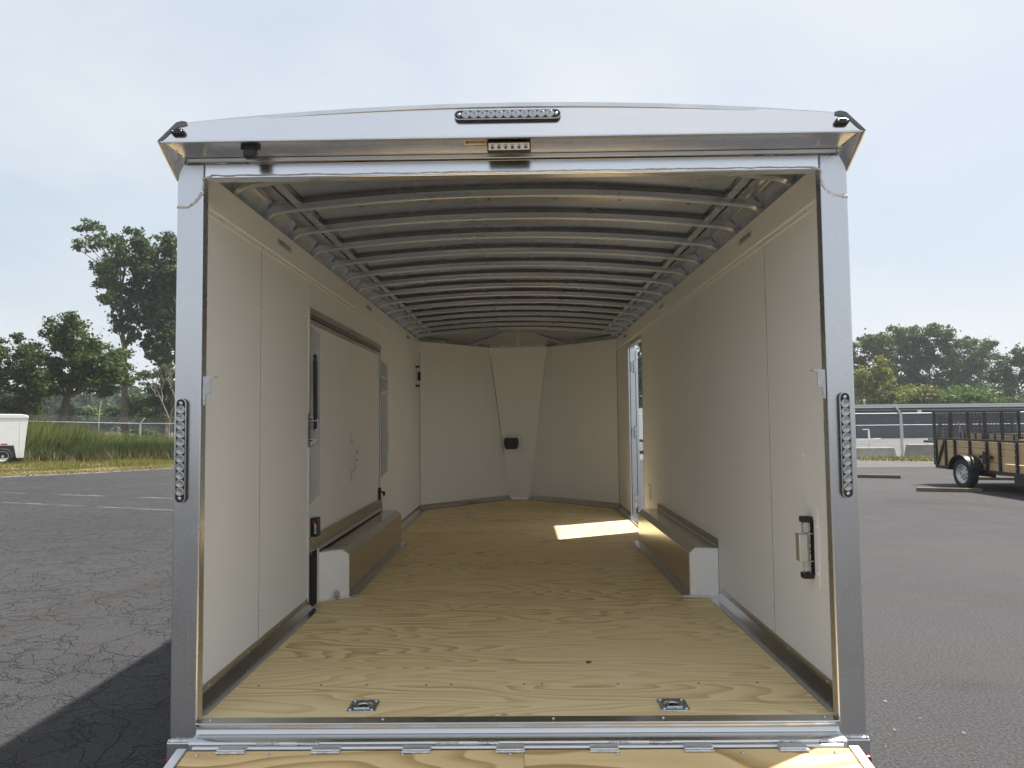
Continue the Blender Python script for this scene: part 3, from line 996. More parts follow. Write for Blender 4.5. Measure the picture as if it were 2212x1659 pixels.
# outer skin
SK = 0.008
B().box(-XO, -XO + SK, 0.05, YV, 0.36, 2.80).build('outer_skin', 'white_paint', TR)
B().box(XO - SK, XO, 0.05, 4.488, 0.36, 2.80).build('outer_skin', 'white_paint', TR)
B().box(XO - SK, XO, 5.387, YV, 0.36, 2.80).build('outer_skin', 'white_paint', TR)
B().box(XO - SK, XO, 4.490, 5.385, zd(1.948), 2.80).build('outer_skin', 'white_paint', TR)
B().box(XO - SK, XO, 4.490, 5.385, 0.36, zd(-0.002)).build('outer_skin', 'white_paint', TR)
# dark hollow behind panel joints
B().box(-1.290, -1.275, 0.06, YV, zd(0), ZT).build('wall_core', 'black_gasket', TR)
B().box(1.275, 1.290, 0.06, 4.488, zd(0), ZT).build('wall_core', 'black_gasket', TR)
B().box(1.275, 1.290, 5.387, YV, zd(0), ZT).build('wall_core', 'black_gasket', TR)
B().box(1.275, 1.290, 4.490, 5.385, zd(1.948), ZT).build('wall_core', 'black_gasket', TR)
# joint strips on the seams nearest the opening
for s, y in ((-1, 0.810), (1, 0.845)):
    xs = sorted((s * XW, s * (XW - 0.0025)))
    B().box(xs[0], xs[1], y - 0.010, y + 0.010, zd(0.06), ZC).build('joint_strip', 'panel_cap', TR, bevel=0.001)
    B().box(*sorted((s * (XW - 0.0008), s * (XW + 0.001))), y - 0.0130, y - 0.0105, zd(0.068), ZC - 0.024).build('joint_groove', 'black_gasket', TR)
    for z in (0.2, 0.72, 1.26, 1.70):
        screw(s * (XW - 0.0026), y, zd(z), '+x' if s < 0 else '-x', s=.8)
# small panel screws
WS = screw_mb.mesh('panel_screw'); WS.materials.append(M['panel_cap'])
for s, ylist in ((-1, (0.40, 1.18)), (1, (0.42, 1.45, 2.65))):
    for y in ylist:
        for z in (0.35, 0.95, 1.45):
            screw(s * (XW - 0.0006), y + 0.02 * (z - 1), zd(z), '+x' if s < 0 else '-x', mesh=WS)
# wall caps with their lamps
for s in (-1, 1):
    m = B()
    m.prism([(s * XW, ZC), (s * (XW - 0.004), ZC), (s * (XW - 0.011), ZC + 0.006), (s * (XW - 0.011), ZT), (s * (XW + 0.03), ZT), (s * (XW + 0.03), ZC + 0.02), (s * XW, ZC + 0.02)], 1, 0.056, YV + 0.006)
    cap = m.build('wall_cap', 'panel_cap', TR)
    xs = sorted((s * (XW - 0.0055), s * XW))
    B().box(xs[0], xs[1], 0.056, 5.9 if s < 0 else 4.45, ZC - 0.022, ZC - 0.001).build('cap_trim', 'panel_cap', TR)
    yy = 0.3
    while yy < (5.8 if s < 0 else 4.4):
        screw(s * (XW - 0.0058), yy, ZC - 0.011, '+x' if s < 0 else '-x', s=.8); yy += 0.5
    for y in ((1.108, 3.253, 5.34) if s < 0 else (1.085, 3.37, 5.50)):
        lamp = bpy.data.objects.new('cap_lamp', None); COL.objects.link(lamp); lamp.parent = TR
        lamp.location = Vector((s * (XW - 0.011), y, zd(2.088))) - L0
        lamp.rotation_euler = (0, 0, rad(90) if s < 0 else rad(-90))
        MB().prism(stadium(0.225, 0.034), 1, -0.005, 0.002).build('lamp_frame', 'alu_plate', lamp, bevel=0.002)
        MB().prism(stadium(0.165, 0.022), 1, -0.0065, 0.0).build('lens', 'clear_lens', lamp, bevel=0.002)

# floor trims (coved aluminium)
def trim_run(s, y0, y1, screws=True):
    m = B()
    X = lambda d: s * (XW - d)
    m.prism([(X(0), zd(0.0005)), (X(0), zd(0.066)), (X(0.003), zd(0.066)), (X(0.0045), zd(0.036)), (X(0.036), zd(0.006)), (X(0.072), zd(0.0045)), (X(0.074), zd(0.0005))], 1, y0, y1)
    o = m.build('floor_trim', 'alu_dark', TR)
    y = y0 + 0.18
    while screws and y < y1 - 0.05:
        screw(X(0.0040), y, zd(0.050), '+x' if s < 0 else '-x'); y += 0.42
    return o


trim_run(-1, 0.055, 1.600); trim_run(-1, 3.90, YV + 0.004)
trim_run(1, 0.055, 1.775); trim_run(1, 3.80, 4.485); trim_run(1, 5.39, YV + 0.004)

# ---- V nose
vdir = Vector((1.265 - 0.135, -(YN - YV), 0)).normalized()


def v_point(s, t, inset=0.0):
    a, b = Vector((s * XW, YV, 0)), Vector((s * 0.135, YN, 0))
    p = a.lerp(b, t)
    n = Vector((-s * (YN - YV), -(XW - 0.135), 0)).normalized()
    return p + n * inset


for s in (-1, 1):
    for t0, t1 in ((0.0, 0.716), (0.716, 1.03)):
        A, C = v_point(s, t0 + 0.001), v_point(s, t1 - 0.001)
        A2, C2 = v_point(s, t0 + 0.001, -0.006), v_point(s, t1 - 0.001, -0.006)
        B().prism([(p.x, p.y) for p in (A, C, C2, A2)], 2, zd(0), ZC + 0.01).build('nose_panel', 'panel', TR)
    A, C, C2, A2 = v_point(s, 0.706, 0.002), v_point(s, 0.726, 0.002), v_point(s, 0.726, 0.0001), v_point(s, 0.706, 0.0001)
    B().prism([(p.x, p.y) for p in (A, C, C2, A2)], 2, zd(0.06), ZC).build('joint_strip', 'panel_cap', TR)
    A, C, C2, A2 = v_point(s, -0.01, 0.008), v_point(s, 0.795, 0.008), v_point(s, 0.795, -0.02), v_point(s, -0.01, -0.02)
    B().prism([(p.x, p.y) for p in (A, C, C2, A2)], 2, ZC, ZT).build('nose_cap', 'panel_cap', TR)
    A, C, C2, A2 = v_point(s, -0.02, -0.03), v_point(s, 1.06, -0.03), v_point(s, 1.06, -0.045), v_point(s, -0.02, -0.045)
    B().prism([(p.x, p.y) for p in (A, C, C2, A2)], 2, 0.36, 2.80).build('nose_skin', 'white_paint', TR)
    # trim
    def vp(t, ins, z): q = v_point(s, t, ins); return (q.x, q.y, z)
    sec = [(0.0, zd(0.0005)), (0.0, zd(0.066)), (0.003, zd(0.066)), (0.0045, zd(0.036)), (0.036, zd(0.006)), (0.072, zd(0.0045)), (0.074, zd(0.0005))]
    B().loft([vp(0.0, i, z) for i, z in sec], [vp(0.995, i, z) for i, z in sec]).build('floor_trim', 'alu_dark', TR)
    # black seam in the corner
    q = v_point(s, 0.0)
    B().box(q.x - 0.004, q.x + 0.004, q.y - 0.003, q.y + 0.003, zd(0.06), ZC).build('corner_seam', 'black_gasket', TR)
nb, nt = 0.138, 0.408
yt = YN - (nt - nb) / (XW - 0.135) * (YN - YV)
m = B()
m.loft([(-nb, YN - 0.010, zd(0.0)), (nb, YN - 0.010, zd(0.0)), (nt, yt - 0.010, ZT), (-nt, yt - 0.010, ZT)],
       [(-nb, YN - 0.002, zd(0.0)), (nb, YN - 0.002, zd(0.0)), (nt, yt - 0.002, ZT), (-nt, yt - 0.002, ZT)])
m.build('nose_centre_panel', 'panel', TR)
f_ = (ZC - ZD) / (ZT - ZD)
xc, yc = nb + (nt - nb) * f_, YN + (yt - YN) * f_
m = B()
m.loft([(-xc, yc - 0.020, ZC), (xc, yc - 0.020, ZC), (nt, yt - 0.020, ZT), (-nt, yt - 0.020, ZT)],
       [(-xc, yc - 0.010, ZC), (xc, yc - 0.010, ZC), (nt, yt - 0.010, ZT), (-nt, yt - 0.010, ZT)])
m.build('nose_cap', 'panel_cap', TR)
for s in (-1, 1):
    B().tube([(s * (nb + 0.001), YN - 0.012, zd(0.05)), (s * xc, yc - 0.013, ZC)], 0.0028, 5).build('panel_seam', 'alu_dark' if s > 0 else 'black_gasket', TR)
B().box(-0.130, 0.130, YN - 0.022, YN - 0.011, zd(0.001), zd(0.026)).build('nose_sill_plate', 'alu_plate', TR)
for x in (-0.11, 0.0, 0.11):
    screw(x, YN - 0.0225, zd(0.016), '-y')
B().box(-0.2, 0.2, YN + 0.03, YN + 0.05, 0.36, 2.80).build('nose_skin', 'white_paint', TR)
# black junction box on the nose
fz = (0.80) / (ZT - ZD); by = YN + (yt - YN) * fz
jb = B().box(-0.205, -0.018, by - 0.070, by - 0.004, zd(0.735), zd(0.878)).build('junction_box', 'black_plastic', TR, bevel=0.010, seg=3)
B().box(-0.214, -0.009, by - 0.060, by - 0.050, zd(0.765), zd(0.862)).build('box_flange', 'black_plastic', jb, bevel=0.003)
B().box(-0.190, -0.034, by - 0.076, by - 0.0705, zd(0.72), zd(0.74)).build('box_clip', 'black_plastic', jb)
for q in ((-0.209, 0.85), (-0.014, 0.85), (-0.209, 0.775), (-0.014, 0.775)):
    inst(SCREW, 'screw', jb, Vector((q[0], by - 0.0605, zd(q[1]))) - L0)
iy = YN + (yt - YN) * (0.43 / (ZT - ZD))
B().box(-0.110, -0.045, iy - 0.016, iy - 0.006, zd(0.39), zd(0.48)).build('inspection_cover', 'panel_cap', TR)

# ---- roof: skin, rails, bows
def bow_z(x):
    return 2.779 - 0.050 * x * x


m = B(); vs, fs = [], []
nx, ny = 40, 150
for j in range(ny + 1):
    y = 0.03 + (YV - 0.03) * j / ny
    ph = (y - 0.44) / 0.406
    for i in range(nx + 1):
        x = -1.30 + 2.60 * i / nx
        edge = 1 - (abs(x) / 1.3) ** 6
        sag = -0.0055 * math.sin(math.pi * (ph % 1.0)) * edge + 0.0022 * math.sin(5 * x + 7 * y) * edge * (0.4 + math.sin(math.pi * (ph % 1)))
        vs.append((x, y, bow_z(x) + 0.046 + sag))
for j in range(ny):
    for i in range(nx):
        a = j * (nx + 1) + i
        fs.append((a, a + 1, a + nx + 2, a + nx + 1))
m.add(vs, fs).build('roof_sheet', 'alu_roof', TR, True)
# weather skin above
m = B(); vs, fs = [], []
for j, y in enumerate((YT + 0.004, 0.025, YV + 0.02)):
    for i in range(NXS):
        x = -1.305 + 2.61 * i / (NXS - 1)
        vs.append((x if j else x * 0.958, y, roof_z(x) + (0.022 if j else -0.002)))
for j in range(2):
    for i in range(NXS - 1):
        fs.append((j * NXS + i, j * NXS + i + 1, (j + 1) * NXS + i + 1, (j + 1) * NXS + i))
m.add(vs, fs).build('roof_skin', 'white_paint', TR)

# one bow, shared by all
path = []
for k in range(9):
    a = rad(100 * k / 8)
    path.append((-1.185 - 0.065 * math.sin(rad(90) - a * 0.9) , 2.700 - 0.055 + 0.055 * math.sin(a * 0.9)))
path = [(-1.251, 2.667), (-1.248, 2.678), (-1.240, 2.689), (-1.226, 2.698), (-1.205, 2.7045)]
xs_ = np.linspace(-1.17, 1.17, 31)
path = path + [(x, bow_z(x)) for x in xs_] + [(-x, z) for x, z in reversed(path)]
sec = [(-0.022, 0.0), (0.016, 0.0), (0.017, -0.003), (0.022, -0.003), (0.022, -0.001), (0.018, 0.0), (0.018, 0.026), (-0.022, 0.026)]
bm_ = MB(); vs, fs = [], []
for i, (x, z) in enumerate(path):
    x0, z0 = path[max(i - 1, 0)]; x1, z1 = path[min(i + 1, len(path) - 1)]
    t = Vector((x1 - x0, 0, z1 - z0)).normalized(); n = Vector((-t.z, 0, t.x))
    for y, h in sec:
        vs.append(Vector((x, y, z)) + n * h)
k = len(sec)
for i in range(len(path) - 1):
    for j in range(k):
        fs.append((i * k + j, i * k + (j + 1) % k, (i + 1) * k + (j + 1) % k, (i + 1) * k + j))
fs += [tuple(range(k)), tuple((len(path) - 1) * k + j for j in range(k - 1, -1, -1))]
bm_.add(vs, fs)
BOW = bm_.mesh('roof_bow'); BOW.materials.append(M['alu_bow'])
for p in BOW.polygons: p.use_smooth = True
try: BOW.set_sharp_from_angle(angle=rad(35))
except Exception: pass
shade_mb = MB(); vs, fs = [], []  # dark strip between bow and roof sheet, painting in the shadow gap
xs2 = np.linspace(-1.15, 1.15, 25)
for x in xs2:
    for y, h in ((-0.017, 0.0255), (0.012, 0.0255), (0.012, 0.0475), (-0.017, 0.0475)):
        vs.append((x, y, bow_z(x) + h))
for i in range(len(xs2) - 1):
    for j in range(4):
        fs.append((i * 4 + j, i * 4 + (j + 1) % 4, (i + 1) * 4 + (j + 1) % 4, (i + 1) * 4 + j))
shade_mb.add(vs, fs)
GAP_SHADE = shade_mb.mesh('bow_gap_shade'); GAP_SHADE.materials.append(M['gap_shade'])
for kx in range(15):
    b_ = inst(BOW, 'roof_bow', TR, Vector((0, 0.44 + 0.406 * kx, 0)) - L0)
    inst(GAP_SHADE, 'bow_gap_shade', b_, (0, 0, 0))
    if kx in (1,):
        for x in (-0.78, -0.42, -0.12, 0.22, 0.55, 0.9, -1.06, 1.06):
            B().tube([(x - 0.008, 0.44 + .406 + 0.029, bow_z(x) - 0.003), (x - 0.005, 0.44 + .406 + 0.029, bow_z(x) - 0.010), (x + 0.005, 0.44 + .406 + 0.029, bow_z(x) - 0.010), (x + 0.008, 0.44 + .406 + 0.029, bow_z(x) - 0.003)], 0.0022, 5).build('wire_clip', 'black_gasket', TR)
for s in (-1, 1):
    m = B()
    X = lambda v: s * v
    m.prism([(X(1.262), ZT - 0.01), (X(1.258), ZT + 0.02), (X(1.245), ZT + 0.055), (X(1.215), ZT + 0.082), (X(1.205), ZT + 0.074), (X(1.205), ZT + 0.10), (X(1.30), ZT + 0.10), (X(1.30), ZT - 0.01)], 1, 0.052, YV)
    m.build('roof_rail', 'alu_roof', TR, bevel=0.006)
    m = B()
    m.prism([(X(1.105), bow_z(1.105) + 0.012), (X(1.065), bow_z(1.065) + 0.012), (X(1.062), bow_z(1.06) + 0.038), (X(1.105), bow_z(1.105) + 0.038)], 1, 0.052, YV)
    m.build('roof_stringer', 'alu_roof', TR, bevel=0.003)
    m = B()
    m.prism([(X(1.205), ZT + 0.085), (X(1.125), bow_z(1.12) + 0.020), (X(1.12), bow_z(1.12) + 0.036), (X(1.205), ZT + 0.110)], 1, 0.052, YV)
    m.build('roof_cove', 'alu_roof', TR)
# nose ceiling
m = B()
zc_ = 2.800
m.add([(-1.30, YV - 0.01, bow_z(1.3) + 0.036)] + [(x, YV - 0.01, bow_z(x) + 0.036) for x in (-0.8, -0.4, 0, 0.4, 0.8)] + [(1.30, YV - 0.01, bow_z(1.3) + 0.036), (0.45, yt + 0.10, ZT + 0.02), (-0.45, yt + 0.10, ZT + 0.02)],
      [tuple(range(9))])
m.build('nose_roof', 'alu_guard', TR)
m = B()
m.add([(-1.31, YV, ZT + 0.06), (-0.2, YN + 0.06, ZT + 0.06), (0.2, YN + 0.06, ZT + 0.06), (1.31, YV, ZT + 0.06), (1.31, YV, 2.86), (0, YV, 2.875), (-1.31, YV, 2.86)],
      [(0, 1, 5, 6), (1, 2, 5), (2, 3, 4, 5)])
m.build('nose_roof_skin', 'white_paint', TR)
for pts in (((-0.62, yt - 0.28, ZT + 0.012), (-0.16, YV + 0.02, 2.77)), ((0.62, yt - 0.28, ZT + 0.012), (0.16, YV + 0.02, 2.77)), ((0.0, yt - 0.02, ZT + 0.005), (0.0, YV + 0.02, 2.775))):
    a, b = Vector(pts[0]), Vector(pts[1])
    m = B(); n = Vector((0.018, 0, 0))
    m.loft([a - n, a + n, a + n + Vector((0, 0, .03)), a - n + Vector((0, 0, .03))], [b - n, b + n, b + n + Vector((0, 0, .03)), b - n + Vector((0, 0, .03))])
    m.build('nose_rafter', 'alu_roof', TR)
for s in (-1, 1):
    A, C, C2, A2 = v_point(s, 0.0, 0.0), v_point(s, 0.80, 0.0), v_point(s, 0.80, -0.03), v_point(s, 0.0, -0.03)
    B().prism([(p.x, p.y) for p in (A, C, C2, A2)], 2, ZT + 0.0, ZT + 0.05).build('nose_rail', 'alu_roof', TR)
B().box(-0.40, 0.40, yt - 0.012, yt + 0.02, ZT, ZT + 0.05).build('nose_rail', 'alu_roof', TR)
B().box(-0.37, 0.37, yt - 0.10, yt - 0.092, ZT + 0.045, ZT + 0.052).build('nose_flashing', 'alu_plate', TR)

# ---- fender boxes
def fender(s, y0, y1, zt, left):
    X = lambda v: s * v
    xi = 1.085
    body = B()
    body.prism([(X(XW - 0.001), zd(0.004)), (X(xi), zd(0.004)), (X(xi), zd(zt - 0.038)), (X(xi + 0.038), zd(zt)), (X(XW - 0.001), zd(zt))], 1, y0 + 0.003, y1)
    fb = body.build('fender_box', 'alu_l', TR, bevel=0.002)
    x_out = XW - (0.004 if left else 0.006)
    m = B()
    sk = 0.12 if left else 0.03
    yy_ = lambda v: y0 - sk * (v - xi) / (XW - xi)
    out = [(x_out, 0.010), (xi + 0.002, 0.010), (xi + 0.002, zt - 0.040), (xi + 0.040, zt - 0.003), (x_out, zt - 0.006)]
    m.loft([(X(v), yy_(v), zd(z)) for v, z in out], [(X(v), yy_(v) + 0.0026 + (0.0 if v < xi + 0.05 else sk + 0.01), zd(z)) for v, z in out])
    m.build('end_plate', 'alu_end', fb)
    B().bead([(X(v), yy_(v) + 0.001, zd(z)) for v, z in ((x_out, zt - 0.003), (xi + 0.038, zt - 0.001), (xi + 0.001, zt - 0.038), (xi + 0.001, 0.010))], 0.0034, 60 + s).build('weld_bead', 'weld', fb, True)
    # floor flange
    fl = B()
    fl.prism([(X(xi - 0.001), zd(0.0055)), (X(xi - 0.001), zd(0.018)), (X(xi - 0.003), zd(0.018)), (X(xi - 0.006), zd(0.010)), (X(xi - 0.045), zd(0.0065)), (X(xi - 0.047), zd(0.0035)), (X(xi - 0.004), zd(0.0035))], 1, y0 - (0.015 if left else 0.0), y1 + 0.03)
    fl.build('floor_flange', 'alu_dark', fb)
    fo = [(xi - 0.045, 0.0), (XW - 0.004, 0.0)]
    m = B()
    q0 = [(X(v), yy_(v) + d, zd(0.001)) for v, d in ((xi - 0.045, -0.022), (XW - 0.004, -0.022), (XW - 0.004, -0.001), (xi - 0.045, -0.001))]
    m.loft(q0, [(a, b_, zd(0.009)) for a, b_, c_ in q0])
    m.build('end_flange', 'alu_end', fb, bevel=0.002)
    B().box(*sorted((X(xi - 0.030), X(xi + 0.03))), y1, y1 + 0.04, zd(0.001), zd(0.012)).build('end_flange', 'alu_plate', fb)
    y = y0 + 0.3
    while y < y1:
        screw(X(xi - 0.030), y, zd(0.0072), '+z', fb, .8); y += 0.42
    return fb


FBL = fender(-1, 1.895, 3.870, 0.308, True)
FBR = fender(1, 1.840, 3.800, 0.308, False)
# wall flange of the right box
m = B()
m.prism([(XW, zd(0.3085)), (XW - 0.012, zd(0.3085)), (XW - 0.0045, zd(0.320)), (XW - 0.003, zd(0.362)), (XW, zd(0.362))], 1, 1.84, 3.80)
wf = m.build('wall_flange', 'alu_dark', TR)
for k in range(6):
    screw(XW - 0.0040, 1.87 + k * 0.375, zd(0.343), '-x', wf)
B().box(XW - 0.005, XW - 0.0002, 1.815, 1.839, zd(0.0), zd(0.362)).build('end_angle', 'alu_dark', TR)

# ---- left escape door above and behind the fender box
DY0, DY1, DYS = 1.615, 3.800, 2.668
XD = XW + 0.006           # door face stands slightly back from the wall
for y0, y1 in ((DY0, DYS), (DYS, DY1)):
    B().box(-XD - 0.006, -XD, y0 + 0.0032, y1 - 0.0032, zd(0.33), zd(DZ - 0.03)).build('escape_door_panel', 'panel', TR)
B().box(-XW - 0.004, -XW + 0.004, 1.587, DY0, zd(0.0), zd(DZ + 0.06)).build('door_jamb', 'panel_cap', TR)
for z in (0.12, 0.42, 0.8, 1.25, 1.62):
    screw(-XW + 0.0042, 1.600, zd(z), '+x', s=.7)
B().box(-XW - 0.004, -XW + 0.003, DY1 + 0.004, 3.832, zd(0.33), zd(DZ + 0.06)).build('door_jamb', 'panel_cap', TR)
B().box(-XW - 0.002, -XW + 0.006, 1.600, 3.835, zd(DZ + 0.032), zd(DZ + 0.066)).build('door_head_trim', 'alu_plate', TR)
B().box(-XW - 0.009, -XW + 0.001, 1.616, 3.81, zd(DZ + 0.004), zd(DZ + 0.031)).build('door_head_channel', 'alu_dark', TR)
B().box(-XW - 0.006, -XW + 0.003, 1.616, 3.81, zd(DZ - 0.004), zd(DZ + 0.003)).build('door_head_seal', 'black_gasket', TR)
B().box(-XW - 0.004, -XW + 0.004, 1.616, 3.81, zd(DZ - 0.028), zd(DZ - 0.005)).build('door_head_trim', 'alu_plate', TR)
B().box(-XD - 0.03, -XD - 0.007, 1.60, 3.832, zd(0.0), zd(DZ)).build('door_core', 'black_gasket', TR)
# upright cover plates that stand out from the wall, chamfered ends
for y, z0, z1, w in ((1.640, 0.625, 1.715, 0.056), (3.835, 0.615, 1.690, 0.062)):
    m = B()
    x0 = -XW
    m.prism([(x0, zd(z0)), (x0 + w, zd(z0 + 0.055)), (x0 + w, zd(z1 - 0.05)), (x0, zd(z1))], 1, y, y + 0.004)
    m.prism([(x0, zd(z0)), (x0 + 0.004, zd(z0)), (x0 + 0.004, zd(z1)), (x0, zd(z1))], 1, y - 0.02, y - 0.0002)
    m.build('strut_guard', 'alu_guard', TR)
# gas struts
for y, top, bot in ((1.628, 1.530, 1.08), (3.925, 1.38, 0.97)):
    g = B()
    xx = -XW + 0.034
    g.tube([(xx, y, zd(bot)), (xx - 0.004, y, zd(top - 0.03))], 0.0115, 12)
    go = g.build('gas_strut', 'black_plastic', TR, True)
    B().tube([(xx - 0.004, y, zd(top - 0.05)), (xx - 0.004, y, zd(top - 0.012))], 0.0070, 10).build('strut_neck', 'black_plastic', go, True)
    sp = B(); sp.lathe([(0.001, -0.012), (0.009, -0.008), (0.012, 0.0), (0.009, 0.008), (0.001, 0.012)], (xx - 0.004, y, zd(top)), 'z', 12)
    sp.build('ball_end', 'black_plastic', go, True)
B().box(-XW + 0.001, -XW + 0.050, 3.91, 3.94, zd(0.83), zd(1.02)).build('strut_foot', 'alu_dark', TR, bevel=0.004)
# brackets around the guards
def bracket(y, z0, z1, w):
    br = B().box(-XW + 0.001, -XW + w, y - 0.014, y - 0.010, zd(z0 + 0.045), zd(z1 - 0.045)).build('strut_bracket', 'alu_guard', TR)
    for z, d in ((z1 - 0.045, 1), (z0 + 0.045, -1)):
        B().box(-XW + 0.001, -XW + w, y - 0.050, y - 0.010, zd(z - 0.0025), zd(z + 0.0025)).build('bracket_shelf', 'alu_plate', br)
        m = B(); m.prism([(-XW + 0.001, zd(z + d * 0.003)), (-XW + w, zd(z + d * 0.003)), (-XW + 0.001, zd(z + d * 0.045))], 1, y - 0.016, y - 0.012)
        m.build('bracket_gusset', 'alu_plate', br)
        B().bead([(-XW + 0.003, y - 0.03, zd(z + d * 0.006)), (-XW + 0.020, y - 0.03, zd(z + d * 0.006))], 0.004, int(z * 50)).build('weld_bead', 'barn_wall', br)
    B().box(-XW + 0.0002, -XW + 0.004, y - 0.055, y - 0.002, zd(z0), zd(z1)).build('bracket_base', 'alu_plate', br)
    for z in (z0 + 0.02, z0 + 0.065, z1 - 0.065, z1 - 0.02):
        screw(-XW + 0.0045, y - 0.04, zd(z), '+x', br, .9)
    inst(SCREW, 'screw', br, Vector((-XW + w * 0.68, y - 0.016, zd((z0 + z1) / 2))) - L0, scale=(1.7, 1.7, 1.7))


bracket(1.640, 0.974, 1.177, 0.060)
bracket(3.835, 1.36, 1.56, 0.062)
# grab handle on the door split
hx = -XD + 0.004
hp = [(hx, DYS + 0.02, zd(0.735)), (hx + 0.020, DYS + 0.021, zd(0.760)), (hx + 0.040, DYS + 0.022, zd(0.785)), (hx + 0.046, DYS + 0.022, zd(0.83)), (hx + 0.047, DYS + 0.022, zd(0.90)), (hx + 0.042, DYS + 0.022, zd(0.945)), (hx + 0.022, DYS + 0.021, zd(0.970)), (hx, DYS + 0.02, zd(0.985))]
gh = B().tube(hp, 0.0072, 10).build('grab_handle', 'zinc', TR, True)
for z in (0.705, 1.010):
    B().box(hx - 0.004, hx + 0.003, DYS + 0.008, DYS + 0.034, zd(z - 0.035), zd(z + 0.030)).build('handle_foot', 'alu_plate', gh, bevel=0.001)
    for dz in (-0.02, 0.012):
        screw(hx + 0.0035, DYS + 0.021, zd(z + dz), '+x', gh, .8)
# latches
lt = B().box(-XD, -XD + 0.045, 1.662, 1.735, zd(0.420), zd(0.535)).build('paddle_latch', 'black_plastic', TR, bevel=0.006)
B().lathe([(0.001, -0.012), (0.012, -0.010), (0.014, 0.0)], (-XD + 0.024, 1.661, zd(0.510)), 'y', 12).build('release_button', 'red', lt, True)
B().box(-XD + 0.028, -XD + 0.040, 1.655, 1.662, zd(0.440), zd(0.500)).build('latch_bar', 'zinc', lt)
lk = B().box(-XD, -XD + 0.020, 3.735, 3.790, zd(0.415), zd(0.525)).build('door_lock', 'black_plastic', TR, bevel=0.004)
ky = B()
ky.tube([(-XD + 0.02, 3.76, zd(0.490)), (-XD + 0.052, 3.75, zd(0.485))], 0.008, 8)
ky.box(-XD + 0.040, -XD + 0.062, 3.742, 3.748, zd(0.455), zd(0.492))
ky.build('lock_key', 'black_plastic', lk)
B().box(-XD + 0.040, -XD + 0.048, 3.744, 3.747, zd(0.425), zd(0.456)).build('key_blade', 'zinc', lk)
B().box(-XD, -XD + 0.004, 3.735, 3.79, zd(0.535), zd(0.605)).build('warning_label', 'label_white', TR)
for k in range(4):
    B().box(-XD + 0.0042, -XD + 0.0048, 3.741, 3.784, zd(0.545 + 0.015 * k), zd(0.551 + 0.015 * k)).build('label_line', 'label_ink', TR)
# flange over the fender
m = B()
m.prism([(-XW, zd(0.338)), (-XW + 0.006, zd(0.335)), (-XW + 0.016, zd(0.318)), (-XW + 0.018, zd(0.3185)), (-XW + 0.009, zd(0.340)), (-XW + 0.006, zd(0.425)), (-XW, zd(0.425))], 1, 1.618, 3.86)
df = m.build('door_flange', 'alu_dark', TR)
for k in range(7):
    screw(-XW + 0.0075, 1.66 + k * 0.345, zd(0.395), '+x', df)
B().box(-XW + 0.001, -XW + 0.018, 1.62, 1.735, zd(0.004), zd(0.334)).build('door_gasket', 'black_gasket', TR, bevel=0.004)
B().box(-XW + 0.002, -XW + 0.020, 1.738, 1.772, zd(0.001), zd(0.334)).build('fender_frame', 'alu_end', TR, bevel=0.002)
B().box(-1.16, -1.13, 1.812, 1.843, zd(0.010), zd(0.040)).build('wing_knob', 'zinc', TR, bevel=0.003)
B().tube([(-1.145, 1.828, zd(0.004)), (-1.145, 1.828, zd(0.058))], 0.010, 8).build('knob_stem', 'zinc', TR)

# latch on the left wall near the nose and hold-back latch by the right post
def flush_latch(s, y, z, h, w, near):
    r = bpy.data.objects.new('bar_latch', None); COL.objects.link(r); r.parent = TR
    r.location = Vector((s * XW, y, zd(z))) - L0
    r.rotation_euler = (0, 0, rad(90) if s < 0 else rad(-90))     # local -y points into the room, local x along the wall
    if near:
        pr = []
        ww, hh, rr = 0.066, 0.168, 0.03
        for cx, cz, a0 in ((ww - rr, hh - rr, 0), (-ww + rr, hh - rr, 90), (-ww + rr, -hh + rr, 180), (ww - rr, -hh + rr, 270)):
            for k in range(5):
                a = rad(a0 + 22.5 * k); pr.append((cx + rr * math.cos(a), cz + rr * math.sin(a)))
        MB().prism(pr, 1, -0.0035, 0.0).build('cover_plate', 'panel_cap', r, bevel=0.001)
        for q in ((0.052, 0.09), (-0.052, 0.08), (0.052, -0.10), (-0.052, -0.09)):
            inst(WS, 'screw', r, (q[0], -0.004, q[1]), scale=(1.4, 1.4, 1.4))
        MB().box(-0.018, 0.024, -0.006, -0.0036, -0.115, 0.115).build('recess', 'hole', r)
    for sg in (1, -1):
        MB().box(-0.016, 0.022, -0.052, -0.004, sg * h / 2 - 0.013, sg * h / 2 + 0.013).build('latch_clamp', 'black_plastic', r, bevel=0.005)
    for xo, yo in ((0.000, -0.042), (0.004, -0.014)):
        MB().tube([(xo, yo, -h / 2), (xo, yo, h / 2)], 0.0042, 8).build('latch_rod', 'zinc', r, True)
    MB().box(-0.020, 0.022, -0.066, -0.030, -w / 2, w / 2).build('latch_slider', 'alu_plate' if near else 'black_plastic', r, bevel=0.004)
    for sg in (1, -1):
        MB().box(-0.016, 0.020, -0.030, -0.006, sg * w / 2 - 0.002, sg * w / 2 + 0.002).build('slider_arm', 'zinc', r)
    return r


flush_latch(1, 0.345, 0.570, 0.235, 0.115, True)
flush_latch(-1, 5.985, 1.680, 0.235, 0.105, False)
